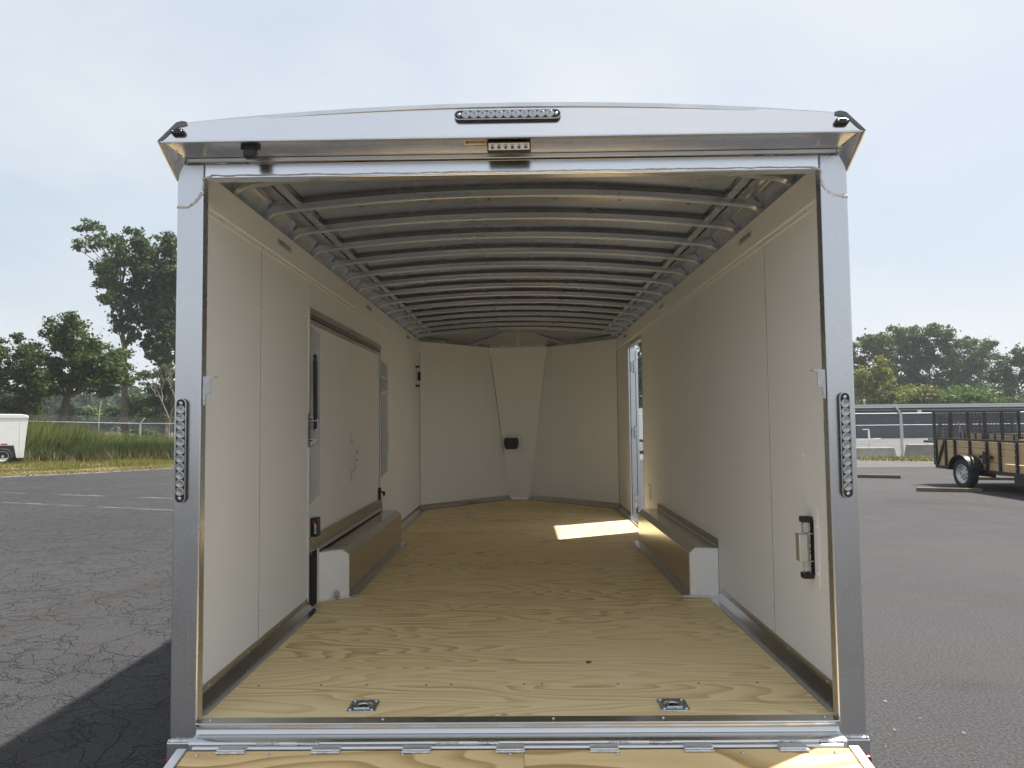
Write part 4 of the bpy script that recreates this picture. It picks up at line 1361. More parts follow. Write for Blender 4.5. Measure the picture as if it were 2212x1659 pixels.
# small stop brackets on the posts
for s in (-1, 1):
    m = B()
    xs = sorted((s * 1.199, s * 1.166))
    m.box(xs[0], xs[1], 0.004, 0.008, zd(1.235), zd(1.302))
    xs2 = sorted((s * 1.199, s * 1.1975))
    m.box(*sorted((s * 1.1995, s * 1.196)), 0.004, 0.034, zd(1.190), zd(1.302))
    m.box(*sorted((s * 1.166, s * 1.150)), 0.004, 0.030, zd(1.296), zd(1.302))
    sb = m.build('stop_bracket', 'galv', TR)
    m = B(); m.box(*sorted((s * 1.199, s * 1.185)), 0.004, 0.007, zd(1.190), zd(1.2348))
    m.build('bracket_tail', 'galv', sb)
    screw(s * 1.191, 0.003, zd(1.212), '-y', sb, .8)

# ---- right side door (swung right round against the outside)
B().box(XW - 0.004, XO + 0.012, 5.385, 5.392, zd(0.0), zd(1.95)).build('side_door_jamb', 'alu_v', TR)
B().box(XW + 0.012, XW + 0.018, 5.381, 5.3848, zd(0.04), zd(1.94)).build('jamb_seal', 'black_gasket', TR)
B().box(XW - 0.004, XO + 0.006, 4.484, 4.490, zd(0.0), zd(1.95)).build('side_door_jamb', 'alu_dark', TR)
B().box(XW - 0.006, XO + 0.006, 4.484, 5.392, zd(1.9455), zd(1.975)).build('side_door_head', 'alu_plate', TR)
B().box(XW - 0.03, XO + 0.012, 4.484, 5.392, zd(0.0005), zd(0.006)).build('side_door_sill', 'alu_dark', TR)
B().box(XW - 0.03, XW - 0.022, 4.484, 5.36, zd(0.006), zd(0.022)).build('side_door_sill', 'alu_dark', TR)
sd = B().box(XO + 0.020, XO + 0.058, 5.398, 6.265, zd(0.01), zd(1.93)).build('side_door', 'white_paint', TR)
B().box(XO + 0.012, XO + 0.066, 5.387, 5.3975, zd(0.005), zd(1.935)).build('door_edge', 'alu_v', sd)
B().box(XO + 0.034, XO + 0.040, 5.3835, 5.3868, zd(0.10), zd(1.90)).build('door_seal', 'black_gasket', sd)
for z in (0.20, 0.98, 1.72):
    hg = B().box(XO - 0.018, XO + 0.050, 5.3745, 5.3838, zd(z - 0.06), zd(z + 0.06)).build('door_hinge', 'zinc', TR, bevel=0.002)
    B().tube([(XO + 0.016, 5.374, zd(z - 0.07)), (XO + 0.016, 5.374, zd(z + 0.07))], 0.007, 8).build('hinge_pin', 'zinc', hg, True)
    for dx in (-0.008, 0.040):
        for dz in (-0.035, 0.0, 0.035):
            inst(SCREW, 'screw', hg, Vector((XO + dx, 5.3735, zd(z + dz))) - L0)
B().box(XO + 0.02, XO + 0.034, 5.372, 5.382, zd(0.06), zd(0.12)).build('door_catch', 'black_plastic', TR)
# outlet cover plate
oc = B().box(XW - 0.010, XW - 0.0002, 4.14, 4.28, zd(0.345), zd(0.490)).build('outlet_plate', 'panel_cap', TR, bevel=0.003)

# ---- floor rings
def d_ring(x, y, name='tie_down_ring'):
    r = bpy.data.objects.new(name, None); COL.objects.link(r); r.parent = TR
    r.location = Vector((x, y, zd(0.001))) - L0
    pr = []
    rr, hw, hh = 0.014, 0.056, 0.058
    for cx, cy, a0 in ((hw - rr, hh - rr, 0), (-hw + rr, hh - rr, 90), (-hw + rr, -hh + rr, 180), (hw - rr, -hh + rr, 270)):
        for k in range(4):
            a = rad(a0 + 30 * k); pr.append((cx + rr * math.cos(a), cy + rr * math.sin(a)))
    # pan: flat rim with a dished centre
    mb = MB()
    n = len(pr)
    circ = lambda R_, z: [(R_ * math.cos(math.atan2(q[1], q[0])), R_ * math.sin(math.atan2(q[1], q[0])), z) for q in pr]
    rings = [[(q[0], q[1], 0.0) for q in pr], [(q[0] * .985, q[1] * .985, 0.003) for q in pr], [(q[0] * .80, q[1] * .80, 0.0032) for q in pr], circ(0.040, 0.0018), circ(0.034, -0.006), circ(0.016, -0.012), circ(0.0006, -0.013)]
    vs = [p for g in rings for p in g]
    fs = [(i * n + k, i * n + (k + 1) % n, (i + 1) * n + (k + 1) % n, (i + 1) * n + k) for i in range(len(rings) - 1) for k in range(n)]
    mb.add(vs, fs)
    mb.build('ring_pan', 'zinc', r, True)
    rg = MB()
    rg.tube([(0.026 * math.cos(rad(a)), -0.008 + 0.026 * math.sin(rad(a)), 0.004) for a in range(-20, 201, 20)] , 0.0058, 8)
    rg.tube([(-0.030, -0.030, 0.004), (0.030, -0.030, 0.004)], 0.0058, 8)
    rg.build('ring_bail', 'zinc', r, True)
    MB().prism([(0.017 * math.cos(rad(a)), -0.004 + 0.012 * math.sin(rad(a))) for a in range(0, 360, 30)], 2, -0.004, 0.0048).build('ring_hole', 'hole', r)
    for q in ((0.042, 0.044), (-0.042, 0.044), (0.042, -0.044), (-0.042, -0.044)):
        inst(SCREW, 'screw', r, (q[0], q[1], 0.0045), (rad(-90), 0, 0), (1.25, 1.25, 1.25))


for x, y in ((-0.602, 0.135), (0.614, 0.131), (-0.626, 6.04), (0.62, 6.04)):
    d_ring(x, y)
# a chip of wood on the floor
wc = MB(); wc.box(-0.011, 0.011, -0.006, 0.006, 0, 0.007)
o = wc.build('wood_chip', 'timber'); o.location = (0.330, 0.62, zd(0.0005)); o.rotation_euler = (0, 0, .4)
tag(o, 'tiny brown wood chip lying on the plywood trailer floor', 'chip')


# ---- wheels
def wheel(parent, loc, side=-1, R_=0.345, w=0.205, rim='rim'):
    """axle along local x, outer face towards side"""
    r = bpy.data.objects.new('wheel', None); COL.objects.link(r); r.parent = parent; r.location = loc
    h = w / 2
    prof = [(R_ * .60, -h * .80), (R_ * .72, -h), (R_ * .88, -h * .98), (R_ * .965, -h * .80), (R_, -h * .55), (R_, h * .55), (R_ * .965, h * .80), (R_ * .88, h * .98), (R_ * .72, h), (R_ * .60, h * .80), (R_ * .60, -h * .80)]
    MB().lathe(prof, (0, 0, 0), 'x', 32, False).build('tyre', 'tyre', r, True)
    rp_ = [(R_ * .625, side * h * .86), (R_ * .60, side * h * .84), (R_ * .56, side * h * .45), (R_ * .48, side * h * .25), (R_ * .40, side * h * .40), (R_ * .22, side * h * .42), (R_ * .20, side * h * .55), (R_ * .14, side * h * .58), (R_ * .10, side * h * .80), (0.002, side * h * .82)]
    rm = MB().lathe(rp_, (0, 0, 0), 'x', 32, False).build('rim', rim, r, True)
    for k in range(8):
        a = 2 * math.pi * k / 8
        MB().lathe([(R_ * .060, side * h * .32), (R_ * .060, side * h * .425), (0.001, side * h * .427)], (0, R_ * .35 * math.cos(a), R_ * .35 * math.sin(a)), 'x', 10).build('rim_hole', 'hole', r)
    for k in range(5):
        a = 2 * math.pi * k / 5
        MB().lathe([(R_ * .028, side * h * .40), (R_ * .028, side * h * .62), (0.001, side * h * .63)], (0, R_ * .17 * math.cos(a), R_ * .17 * math.sin(a)), 'x', 6).build('wheel_nut', 'zinc', r)
    return r


for s in (-1, 1):
    for y in (2.40, 3.30):
        wheel(TR, Vector((s * 1.200, y, 0.345)) - L0, s, 0.345, 0.185)

# ================================================================== UTILITY TRAILER (right)
def utility_trailer(name, label, loc, rz, length=4.2, width=2.12, gate=True, front=0.0, group=None):
    """origin on the ground below the axle; local +y towards the tail gate; left side (-x) towards the camera"""
    T = thing(name, label, 'trailer', loc, rz, group)
    hw = width / 2
    y1, y0 = 1.42, 1.42 - length
    zb, zt = 0.40, 1.115
    t = 0.045
    # bed frame
    MB().box(-hw, hw, y0, y1, zb - 0.02, zb + 0.055).build('bed_frame', 'black_paint', T, bevel=0.004)
    MB().box(-hw + 0.04, hw - 0.04, y0 + 0.03, y1 - 0.03, zb + 0.056, zb + 0.075).build('deck', 'board', T)
    for s in (-1, 1):
        x = s * hw
        MB().box(*sorted((x, x - s * t)), y0, y1, zt - 0.035, zt + 0.006).build('top_rail', 'black_paint', T, bevel=0.003)
        ups = [y1 - 0.05, y1 - 0.44, y1 - 0.80, y1 - 1.36, y1 - 1.94, y1 - 2.36, y1 - 2.88, y1 - 3.4, y0]
        for k, y in enumerate(ups):
            MB().box(*sorted((x + s * 0.004, x - s * 0.040)), y, y + 0.055, zb + 0.056, zt - 0.036).build('stake', 'black_paint', T, bevel=0.003)
            if s < 0 and k in (0, 4, 6):
                for z in (0.55, 0.66, 0.82, 0.96, 1.04):
                    inst(SCREW, 'bolt', T, (x - 0.006, y + 0.028, z), (0, 0, rad(-90)), (1.8, 1.8, 1.8))
        # diagonal brace at the tail
        m = MB(); m.loft([(x + s * .008, y1 - 0.02, zb + 0.06), (x + s * .008, y1 - 0.08, zb + 0.06), (x - s * .035, y1 - 0.08, zb + 0.06), (x - s * .035, y1 - 0.02, zb + 0.06)],
                         [(x + s * .008, y1 - 0.37, zt - 0.04), (x + s * .008, y1 - 0.43, zt - 0.04), (x - s * .035, y1 - 0.43, zt - 0.04), (x - s * .035, y1 - 0.37, zt - 0.04)])
        m.build('diagonal_brace', 'black_paint', T)
        for k in range(4):
            za = zb + 0.078 + k * 0.149
            MB().box(*sorted((x - s * 0.043, x - s * 0.078)), y0 + 0.02, y1 - 0.02, za, za + 0.136).build('side_board', 'board', T, bevel=0.004)
        # wheel, fender, fender brackets
        wx = x + s * 0.150
        wheel(T, (wx, 0.0, 0.345), s)
        arc = [(0.43 * math.cos(rad(a)), 0.355 + 0.42 * math.sin(rad(a))) for a in range(8, 173, 12)]
        m = MB(); vs, fs = [], []
        for yy, zz in arc:
            vs += [(x + s * 0.005, yy, zz), (x + s * 0.30, yy, zz), (x + s * 0.30, yy * .955, 0.355 + (zz - 0.355) * .955), (x + s * 0.285, yy * .955, 0.355 + (zz - 0.355) * .955), (x + s * 0.285, yy * .99, 0.355 + (zz - 0.355) * .99), (x + s * 0.005, yy * .99, 0.355 + (zz - 0.355) * .99)]
        for i in range(len(arc) - 1):
            for k in range(6):
                fs.append((i * 6 + k, i * 6 + (k + 1) % 6, (i + 1) * 6 + (k + 1) % 6, (i + 1) * 6 + k))
        m.add(vs, fs).build('fender', 'black_paint', T, True)
        MB().prism([(yy * .985, 0.355 + (zz - 0.355) * .985) for yy, zz in arc], 0, *sorted((x + s * 0.006, x + s * 0.012))).build('fender_back', 'black_paint', T)
        MB().box(*sorted((x + s * 0.002, x + s * 0.06)), -0.72, -0.34, 0.71, 0.77).build('fender_arm', 'black_paint', T)
        sp = MB().box(*sorted((x + s * 0.03, x + s * 0.085)), -0.60, -0.50, 0.60, 0.86).build('stake_pocket', 'black_paint', T)
        MB().box(*sorted((x + s * 0.004, x + s * 0.022)), -1.95, -1.83, 0.255, 0.315).build('side_marker', 'orange', T, bevel=0.012, seg=3)
        MB().box(*sorted((x, x - s * 0.06)), -2.3, -1.35, 0.24, zb - 0.021).build('step_rail', 'black_paint', T)
        MB().box(*sorted((x - s * 0.10, x - s * 0.16)), -0.55, 0.55, 0.30, zb - 0.021).build('spring_hanger', 'black_paint', T)
    MB().tube([(-hw - 0.06, 0, 0.345), (hw + 0.06, 0, 0.345)], 0.035, 10).build('axle', 'black_paint', T, True)
    for y in (y0, y1 - 0.05):
        if y == y0 or not gate:
            MB().box(-hw + 0.046, hw - 0.046, y, y + 0.045, zt - 0.035, zt + 0.004).build('end_rail', 'black_paint', T)
            for k in range(4):
                za = zb + 0.078 + k * 0.149
                MB().box(-hw + 0.08, hw - 0.08, y + 0.008, y + 0.040, za, za + 0.143).build('end_board', 'board', T, bevel=0.004)
    # tongue
    for s in (-1, 1):
        m = MB(); m.loft([(s * (hw - 0.1), y0, zb - 0.06), (s * (hw - 0.2), y0, zb - 0.06), (s * (hw - 0.2), y0, zb - 0.021), (s * (hw - 0.1), y0, zb - 0.021)],
                         [(s * 0.10, y0 - 1.1, zb - 0.06), (s * 0.02, y0 - 1.1, zb - 0.06), (s * 0.02, y0 - 1.1, zb + 0.03), (s * 0.10, y0 - 1.1, zb + 0.03)])
        m.build('tongue_beam', 'black_paint', T)
    MB().tube([(0, y0 - 1.0, 0.0), (0, y0 - 1.0, 0.80)], 0.03, 8).build('tongue_jack', 'black_paint', T)
    if gate:
        gy = y1 + 0.012
        zg = 1.765
        for zz in (zb + 0.06, zg - 0.045):
            MB().box(-hw - 0.01, hw + 0.01, gy, gy + 0.04, zz, zz + 0.045).build('gate_rail', 'black_paint', T, bevel=0.003)
        n = 6
        for k in range(n):
            x = -hw + (width - 0.055) * k / (n - 1)
            MB().box(x, x + 0.055, gy + 0.002, gy + 0.038, zb + 0.106, zg - 0.046).build('gate_stile', 'black_paint', T)
        # expanded metal: crossing slanted strands
        m = MB()
        z0_, z1_ = zb + 0.11, zg - 0.05
        H = z1_ - z0_
        px = 0.062
        slope = 0.36
        vs_, fs_ = [], []
        sp_ = 0.030
        k = 0
        z = z0_ - width * slope
        xa, xb = -hw + 0.03, hw - 0.03
        while z < z1_:
            for sg in (1, -1):
                # line z = z + slope*(x-xa) (sg=1) or mirrored, clipped to the panel
                u0 = max(0.0, (z0_ - z) / slope); u1 = min(xb - xa, (z1_ - z) / slope)
                if u1 - u0 > 0.02:
                    za, zb2 = z + slope * u0, z + slope * u1
                    X0, X1 = (xa + u0, xa + u1) if sg > 0 else (xb - u0, xb - u1)
                    b = len(vs_); th = 0.0038
                    vs_ += [(X0, gy + 0.045, za - th), (X1, gy + 0.045, zb2 - th), (X1, gy + 0.045, zb2 + th), (X0, gy + 0.045, za + th),
                            (X0, gy + 0.050, za - th), (X1, gy + 0.050, zb2 - th), (X1, gy + 0.050, zb2 + th), (X0, gy + 0.050, za + th)]
                    fs_ += [(b, b + 1, b + 2, b + 3), (b + 4, b + 5, b + 6, b + 7), (b + 3, b + 2, b + 6, b + 7), (b, b + 1, b + 5, b + 4)]
            z += sp_
        m.add(vs_, fs_).build('gate_mesh', 'black_paint', T)
    return T


utility_trailer('utility_trailer', 'black utility trailer with wooden plank sides and upright mesh tailgate', (11.21, 13.44, 0), rad(0.0))
utility_trailer('utility_trailer', 'low wooden-sided black utility trailer right behind the mesh tailgate', (15.35, 19.6, 0), rad(-14), gate=False)
utility_trailer('utility_trailer', 'wooden-sided black utility trailer parked farthest from the mesh tailgate', (18.6, 20.2, 0), rad(-14), gate=False)

# upright loading ramps standing on a flat trailer behind
ft = thing('flatbed_trailer', 'black flatbed trailer carrying upright ladder-shaped ramps', 'trailer', (21.6, 27.8, 0), rad(-20))
MB().box(-3.6, 3.6, -1.0, 1.0, 0.52, 0.66).build('deck', 'black_paint', ft)
for x in (-1.2, -0.35):
    for s in (-1, 1):
        w = wheel(ft, (x, s * 0.9, 0.345), -1); w.rotation_euler = (0, 0, rad(90 if s < 0 else -90)); w.rotation_euler = (0, 0, rad(90))
for k in range(6):
    x = -3.3 + k * 1.15
    rl = MB()
    for dx in (-0.16, 0.16):
        rl.box(x + dx - 0.03, x + dx + 0.03, -0.98, -0.93, 0.661, 1.62)
    for j in range(6):
        rl.box(x - 0.13, x + 0.13, -0.975, -0.935, 0.74 + j * 0.15, 0.79 + j * 0.15)
    rl.build('loading_ramp', 'black_paint', ft)
MB().tube([(3.4, 0, 0.0), (3.4, 0, 0.55)], 0.05, 8).build('tongue_jack', 'black_paint', ft)

# ================================================================== WHITE CARGO TRAILER (left)
p0 = at_z(4, 1003)
wt = thing('cargo_trailer', 'small white box trailer parked on the dry grass beside the reeds', 'trailer', (p0.x, p0.y, 0), rad(37))
prof = [(-2.6, 0.30), (-0.46, 0.30), (-0.36, 0.80), (0.40, 0.80), (0.50, 0.26), (0.76, 0.26), (0.90, 1.98), (-2.6, 1.98)]
MB().prism(prof, 1, 0.0, 1.75).build('body', 'white_paint', wt, bevel=0.01)
rfp = [(-2.62, 1.985), (0.915, 1.985), (0.915, 2.06), (0.86, 2.12), (0.66, 2.16), (-2.62, 2.20)]
MB().prism(rfp, 1, -0.012, 1.762).build('roof_cap', 'white_paint', wt, bevel=0.02)
MB().prism([(-0.455, 0.28), (-0.35, 0.79), (0.39, 0.79), (0.49, 0.28)], 1, -0.004, 0.30).build('wheel_arch', 'black_plastic', wt)
wh = wheel(wt, (0.02, 0.06, 0.345), -1, 0.345, 0.2, 'white_paint')
wh.rotation_euler = (0, 0, rad(90))
wh2 = wheel(wt, (0.02, 1.66, 0.345), -1, 0.345, 0.2, 'white_paint'); wh2.rotation_euler = (0, 0, rad(-90))
MB().box(-0.06, 0.18, -0.016, -0.0005, 0.84, 0.89).build('side_marker', 'red', wt, bevel=0.01)
for x in (-1.8, -0.62, 0.62):
    MB().box(x - 0.012, x + 0.012, -0.005, -0.0004, 0.84 if abs(x) < 0.5 else 0.32, 1.97).build('seam_strip', 'white_paint', wt)
MB().box(-2.6, 0.90, -0.010, -0.0005, 1.945, 1.983).build('roof_trim', 'alu_plate', wt)
MB().box(0.51, 0.75, -0.006, 1.756, 0.25, 0.275).build('corner_trim', 'alu_plate', wt)

# white trailer glimpsed through the side door
pw = at_z(1383, 945)
w2 = thing('cargo_trailer', 'white box trailer at the far edge of the lot, seen through the side door', 'trailer', (at_y(1383, 920, 32).x, 32, 0), rad(8))
MB().box(-2.2, 2.2, 0.0, 1.8, 0.45, 2.1).build('body', 'white_paint', w2, bevel=0.03)
MB().box(-2.22, 2.22, -0.01, 1.81, 2.102, 2.16).build('roof_cap', 'white_paint', w2, bevel=0.02)
for x in (-0.9, 0.0):
    w = wheel(w2, (x, 0.07, 0.345), -1, 0.345, 0.2, 'white_paint'); w.rotation_euler = (0, 0, rad(90))
    w = wheel(w2, (x, 1.73, 0.345), -1, 0.345, 0.2, 'white_paint'); w.rotation_euler = (0, 0, rad(-90))

# ================================================================== FENCES
def fence(label, pts, height, spacing, cat='fence', arm=(0.22, 0.30), post_r=0.03, mesh=True, rail_r=0.021, pitch=0.075, thick=0.0032):
    """pts: list of (x, y, ztop)"""
    F = thing('chain_link_fence', label, cat, (pts[0][0], pts[0][1], 0))
    O = Vector((pts[0][0], pts[0][1], 0))
    mk = lambda: MB(O)
    for (x0, y0, h0), (x1, y1, h1) in zip(pts[:-1], pts[1:]):
        a, b = Vector((x0, y0, h0)), Vector((x1, y1, h1))
        ln = (b - a).length
        n = max(1, round(ln / spacing))
        mk().tube([a, b], rail_r, 8).build('top_rail', 'galv', F, True)
        d = (b - a); nrm = Vector((d.y, -d.x, 0)).normalized()
        if nrm.y > 0: nrm = -nrm
        for k in range(n + 1):
            if k == 0 and (x0, y0, h0) != pts[0]: continue
            p = a.lerp(b, k / n)
            r = post_r * (1.6 if k in (0, n) else 1.0)
            po = mk().tube([(p.x, p.y, 0), (p.x, p.y, p.z + 0.02)], r, 8).build('fence_post', 'galv', F, True)
            if arm:
                mk().tube([(p.x, p.y, p.z), (p.x - arm[0], p.y, p.z + arm[1])], r * 0.6, 6).build('barb_arm', 'galv', po)
        if arm and min(h0, h1) > 1.3:
            for f in (0.4, 0.7, 1.0):
                off = Vector((-arm[0] * f, 0, arm[1] * f))
                mk().tube([a + off, b + off], 0.004, 4).build('barb_wire', 'wire', F)
        if mesh:
            vs, fs = [], []
            H = min(h0, h1) - 0.05
            u = -H
            dirv = Vector((d.x, d.y, 0)).normalized(); L = Vector((d.x, d.y, 0)).length
            while u < L:
                for sg in (1, -1):
                    s0, s1 = max(0, u), min(L, u + H)
                    if s1 - s0 < 0.05: continue
                    z0, z1 = 0.04 + (s0 - u), 0.04 + (s1 - u)
                    S0, S1 = (s0, s1) if sg > 0 else (L - s0, L - s1)
                    P0 = a.copy(); P0.z = 0
                    q0 = P0 + dirv * S0 + Vector((0, 0, z0)); q1 = P0 + dirv * S1 + Vector((0, 0, z1))
                    t = Vector((0, 0, thick)); w = nrm * thick
                    bq = len(vs)
                    vs += [q0 - t, q1 - t, q1 + t, q0 + t, q0 + w, q1 + w]
                    fs += [(bq, bq + 1, bq + 5, bq + 4), (bq + 4, bq + 5, bq + 2, bq + 3), (bq, bq + 1, bq + 2, bq + 3)]
                u += pitch * 1.414
            mk().add(vs, fs).build('chain_link_mesh', 'wire', F)
    return F


fr = at_z(1949.3, 984.7)
fence('galvanised chain-link fence with barbed wire arms behind the concrete barriers',
      [(fr.x - 13.2, fr.y + 0.9, 1.83), (fr.x, fr.y, 1.78), (fr.x + 16, fr.y - 1.1, 1.78)], 1.8, 13.3, arm=(0.25, 0.36), post_r=0.036, pitch=0.06, thick=0.0022)
fence('low chain-link fence with angled post tops along the grey building', [(20.0, 50.3, 1.04), (52.0, 48.4, 1.06)], 1.05, 3.9, arm=(0.10, 0.24), post_r=0.03, rail_r=0.022, pitch=0.11, thick=0.0025)
lp = lambda px, y: at_y(px, 915, y).x
fence('old chain-link fence with barbed wire running behind the reeds',
      [(lp(-60, 33), 33, 1.97), (lp(303, 37), 37, 1.72), (lp(520, 38), 38, 1.66)], 1.8, 5.2, arm=(-0.25, 0.30), post_r=0.035, pitch=0.11, thick=0.003)

# ================================================================== BARRIERS, TIMBERS, YARD BITS
def barrier(x0, x1, y, label, h, rz):
    o = thing('concrete_barrier', label, 'barrier', ((x0 + x1) / 2, y, 0), rz)
    hw = (x1 - x0) / 2
    m = MB()
    m.loft([(-hw, -0.30, -0.02), (hw, -0.30, -0.02), (hw, 0.30, -0.02), (-hw, 0.30, -0.02)], [(-hw + 0.05, -0.16, h), (hw - 0.05, -0.16, h), (hw - 0.05, 0.16, h), (-hw + 0.05, 0.16, h)])
    m.build('barrier_block', 'concrete', o, bevel=0.03)
    MB().tube([(-hw * .5, 0, h - 0.02), (-hw * .5, 0, h + 0.05), (-hw * .5 + 0.12, 0, h + 0.05), (-hw * .5 + 0.12, 0, h - 0.02)], 0.012, 6).build('lifting_loop', 'galv', o)
    return o


b1 = at_z(1930.5, 987.3); b2 = at_z(1961.3, 987.8)
barrier(b1.x - 3.0, b1.x, b1.y, 'low mossy concrete barrier left of the thick fence post', 0.40, rad(-2))
barrier(b2.x, b2.x + 3.2, b2.y, 'taller pale concrete barrier behind the utility trailer tailgate', 0.52, rad(-3))


def timber(a, b, label, s=0.075):
    A, C = at_z(*a), at_z(*b)
    d = (C - A); L = d.length
    m = MB().box(0, L, -s * .8, s * .8, 0.001, s)
    o = m.build('timber_beam', 'timber', bevel=0.004)
    o.location = (A.x, A.y, 0.001); o.rotation_euler = (0, 0, math.atan2(d.y, d.x))
    return tag(o, label, 'timber')


timber((1770, 1030), (1945.4, 1033.5), 'long weathered timber lying alone on the asphalt near the aluminium post', 0.085)
timber((1980.5, 1061), (2120, 1063.5), 'weathered timber lying on the asphalt against the utility trailer wheel', 0.08)
o = timber((2100, 1036), (2200, 1037.5), 'timber lying in the shade underneath the utility trailer', 0.07)

# trailer tongues with jacks beyond the fence
def tongue(label, loc, rz, mat, scale=1.0):
    T = thing('trailer_tongue', label, 'trailer tongue', loc, rz)
    for s in (-1, 1):
        MB().loft([(-1.6, s * 0.7, 0.42), (-1.6, s * 0.6, 0.42), (-1.6, s * 0.6, 0.52), (-1.6, s * 0.7, 0.52)],
                  [(0.0, s * 0.08, 0.42), (0.0, s * 0.01, 0.42), (0.0, s * 0.01, 0.52), (0.0, s * 0.08, 0.52)]).build('tongue_beam', mat, T)
    MB().box(-0.02, 0.30, -0.06, 0.06, 0.43, 0.54).build('coupler', mat, T, bevel=0.01)
    MB().tube([(-0.35, 0, 0.0), (-0.35, 0, 0.95)], 0.045, 10).build('jack_post', mat, T)
    MB().tube([(-0.35, 0, 0.97), (-0.35, -0.02, 1.0), (-0.70, -0.02, 1.0)], 0.018, 6).build('jack_crank', mat, T)
    MB().box(-0.45, -0.25, -0.1, 0.1, 0.0, 0.02).build('jack_foot', mat, T)
    MB().box(-3.6, -1.61, -0.9, 0.9, 0.42, 0.56).build('bed_frame', mat, T)
    for s in (-1, 1):
        w = wheel(T, (-2.7, s * 1.0, 0.33), -1, 0.33, 0.19); w.rotation_euler = (0, 0, rad(90 if s < 0 else -90))
    return T


q = at_z(1877, 969); tongue('white trailer tongue with crank jack standing on the gravel', (q.x + 0.35, q.y, 0), rad(8), 'white_paint')
q = at_z(1995, 976); tongue('black trailer coupler with crank jack beside the pale barrier', (q.x + 0.35, q.y, 0), rad(172), 'black_paint')

# ================================================================== GREY BUILDING
bx0, bx1, by0, by1 = 20.0, 78.0, 53.5, 66.0
EZ, RZ_ = 2.30, 2.68
bd = thing('metal_building', 'long low grey metal building with shallow roof behind the fence', 'building', ((bx0 + bx1) / 2, by0, 0))
OB = Vector(((bx0 + bx1) / 2, by0, 0))
MB(OB).box(bx0, bx1, by0, by1, -0.03, EZ).build('wall', 'barn_wall', bd)
m = MB(OB)
x = bx0 + 0.05
while x < bx1:
    m.box(x, x + 0.05, by0 - 0.012, by0 - 0.0005, -0.03, EZ - 0.06); x += 0.30
o = m.build('siding_ribs', 'barn_wall', bd); o['kind'] = 'stuff'
m = MB(OB)
m.loft([(bx0 - 0.3, by0 - 0.35, EZ - 0.02), (bx1, by0 - 0.35, EZ - 0.02), (bx1, (by0 + by1) / 2, RZ_), (bx0 - 0.3, (by0 + by1) / 2, RZ_)],
       [(bx0 - 0.3, by0 - 0.35, EZ + 0.05), (bx1, by0 - 0.35, EZ + 0.05), (bx1, (by0 + by1) / 2, RZ_ + 0.06), (bx0 - 0.3, (by0 + by1) / 2, RZ_ + 0.06)])
m.loft([(bx0 - 0.3, by1 + 0.35, EZ - 0.02), (bx1, by1 + 0.35, EZ - 0.02), (bx1, (by0 + by1) / 2 + .01, RZ_), (bx0 - 0.3, (by0 + by1) / 2 + .01, RZ_)],
       [(bx0 - 0.3, by1 + 0.35, EZ + 0.05), (bx1, by1 + 0.35, EZ + 0.05), (bx1, (by0 + by1) / 2 + .01, RZ_ + 0.06), (bx0 - 0.3, (by0 + by1) / 2 + .01, RZ_ + 0.06)])
rf = m.build('roof', 'barn_roof', bd)
vq = at_y(1867, 872, by0 + 4)
MB(OB).tube([(vq.x, vq.y, 2.45), (vq.x, vq.y, 3.05)], 0.07, 8).build('vent_pipe', 'galv', rf)
MB(OB).tube([(vq.x, vq.y, 3.0), (vq.x, vq.y, 3.16)], 0.12, 8).build('vent_cap', 'white_paint', rf)
for px in (1889, 2010, 2110):
    q = at_y(px, 915, by0)
    MB(OB).box(q.x - 1.4, q.x + 1.4, by0 - 0.045, by0 - 0.029, 0, 1.95).build('roller_door', 'barn_wall', bd)
    MB(OB).box(q.x - 1.5, q.x + 1.5, by0 - 0.06, by0 - 0.029, 1.951, 2.03).build('door_head', 'barn_roof', bd)
q = at_y(1983, 889, by0)
MB(OB).box(q.x - 0.15, q.x + 0.15, by0 - 0.25, by0 - 0.03, 1.98, 2.16).build('wall_lamp', 'white_paint', bd, bevel=0.03)
for px in (1818, 2036):
    q = at_y(px, 940, by0 - 1.2)
    o = MB().tube([(0, 0, 0), (0, 0, 0.75)], 0.09, 10).build('bollard', 'concrete', None, True)
    o.location = (q.x, by0 - 1.2, 0)
    tag(o, 'short pale bollard at the grey building, ' + ('by the white trailer tongue' if px < 1900 else 'nearer the black coupler'), 'bollard', 'bollards by the grey building')


# ================================================================== TREES
def leaf_cloud(centers, radii, n_per, size, rng, flat=0.75, up=0.3):
    """leaf quads in ellipsoidal clumps -> (V, F)"""
    Vs = []
    for (c, r, n) in zip(centers, radii, n_per):
        d = rng.normal(size=(n, 3)); d /= np.linalg.norm(d, axis=1)[:, None]
        rr = rng.random(n) ** 0.55 * (1 + 0.25 * np.abs(rng.normal(size=n)) * (rng.random(n) < .3))
        p = np.asarray(c) + d * (rr[:, None] * np.asarray(r))
        nrm = d * 0.8 + rng.normal(size=(n, 3)) * 0.75 + np.array([0, 0, up])
        nrm /= np.linalg.norm(nrm, axis=1)[:, None]
        a = np.cross(nrm, rng.normal(size=(n, 3))); a /= np.linalg.norm(a, axis=1)[:, None] + 1e-9
        b = np.cross(nrm, a)
        s = size * (0.6 + 0.8 * rng.random(n))[:, None]
        q = np.stack([p - a * s * .5, p - b * s * 0.36 + nrm * s * .08, p + a * s * .55, p + b * s * 0.36 + nrm * s * .08], axis=1)
        Vs.append(q.reshape(-1, 3))
    V = np.concatenate(Vs)
    F = np.arange(len(V), dtype=np.int32).reshape(-1, 4)
    return V, F


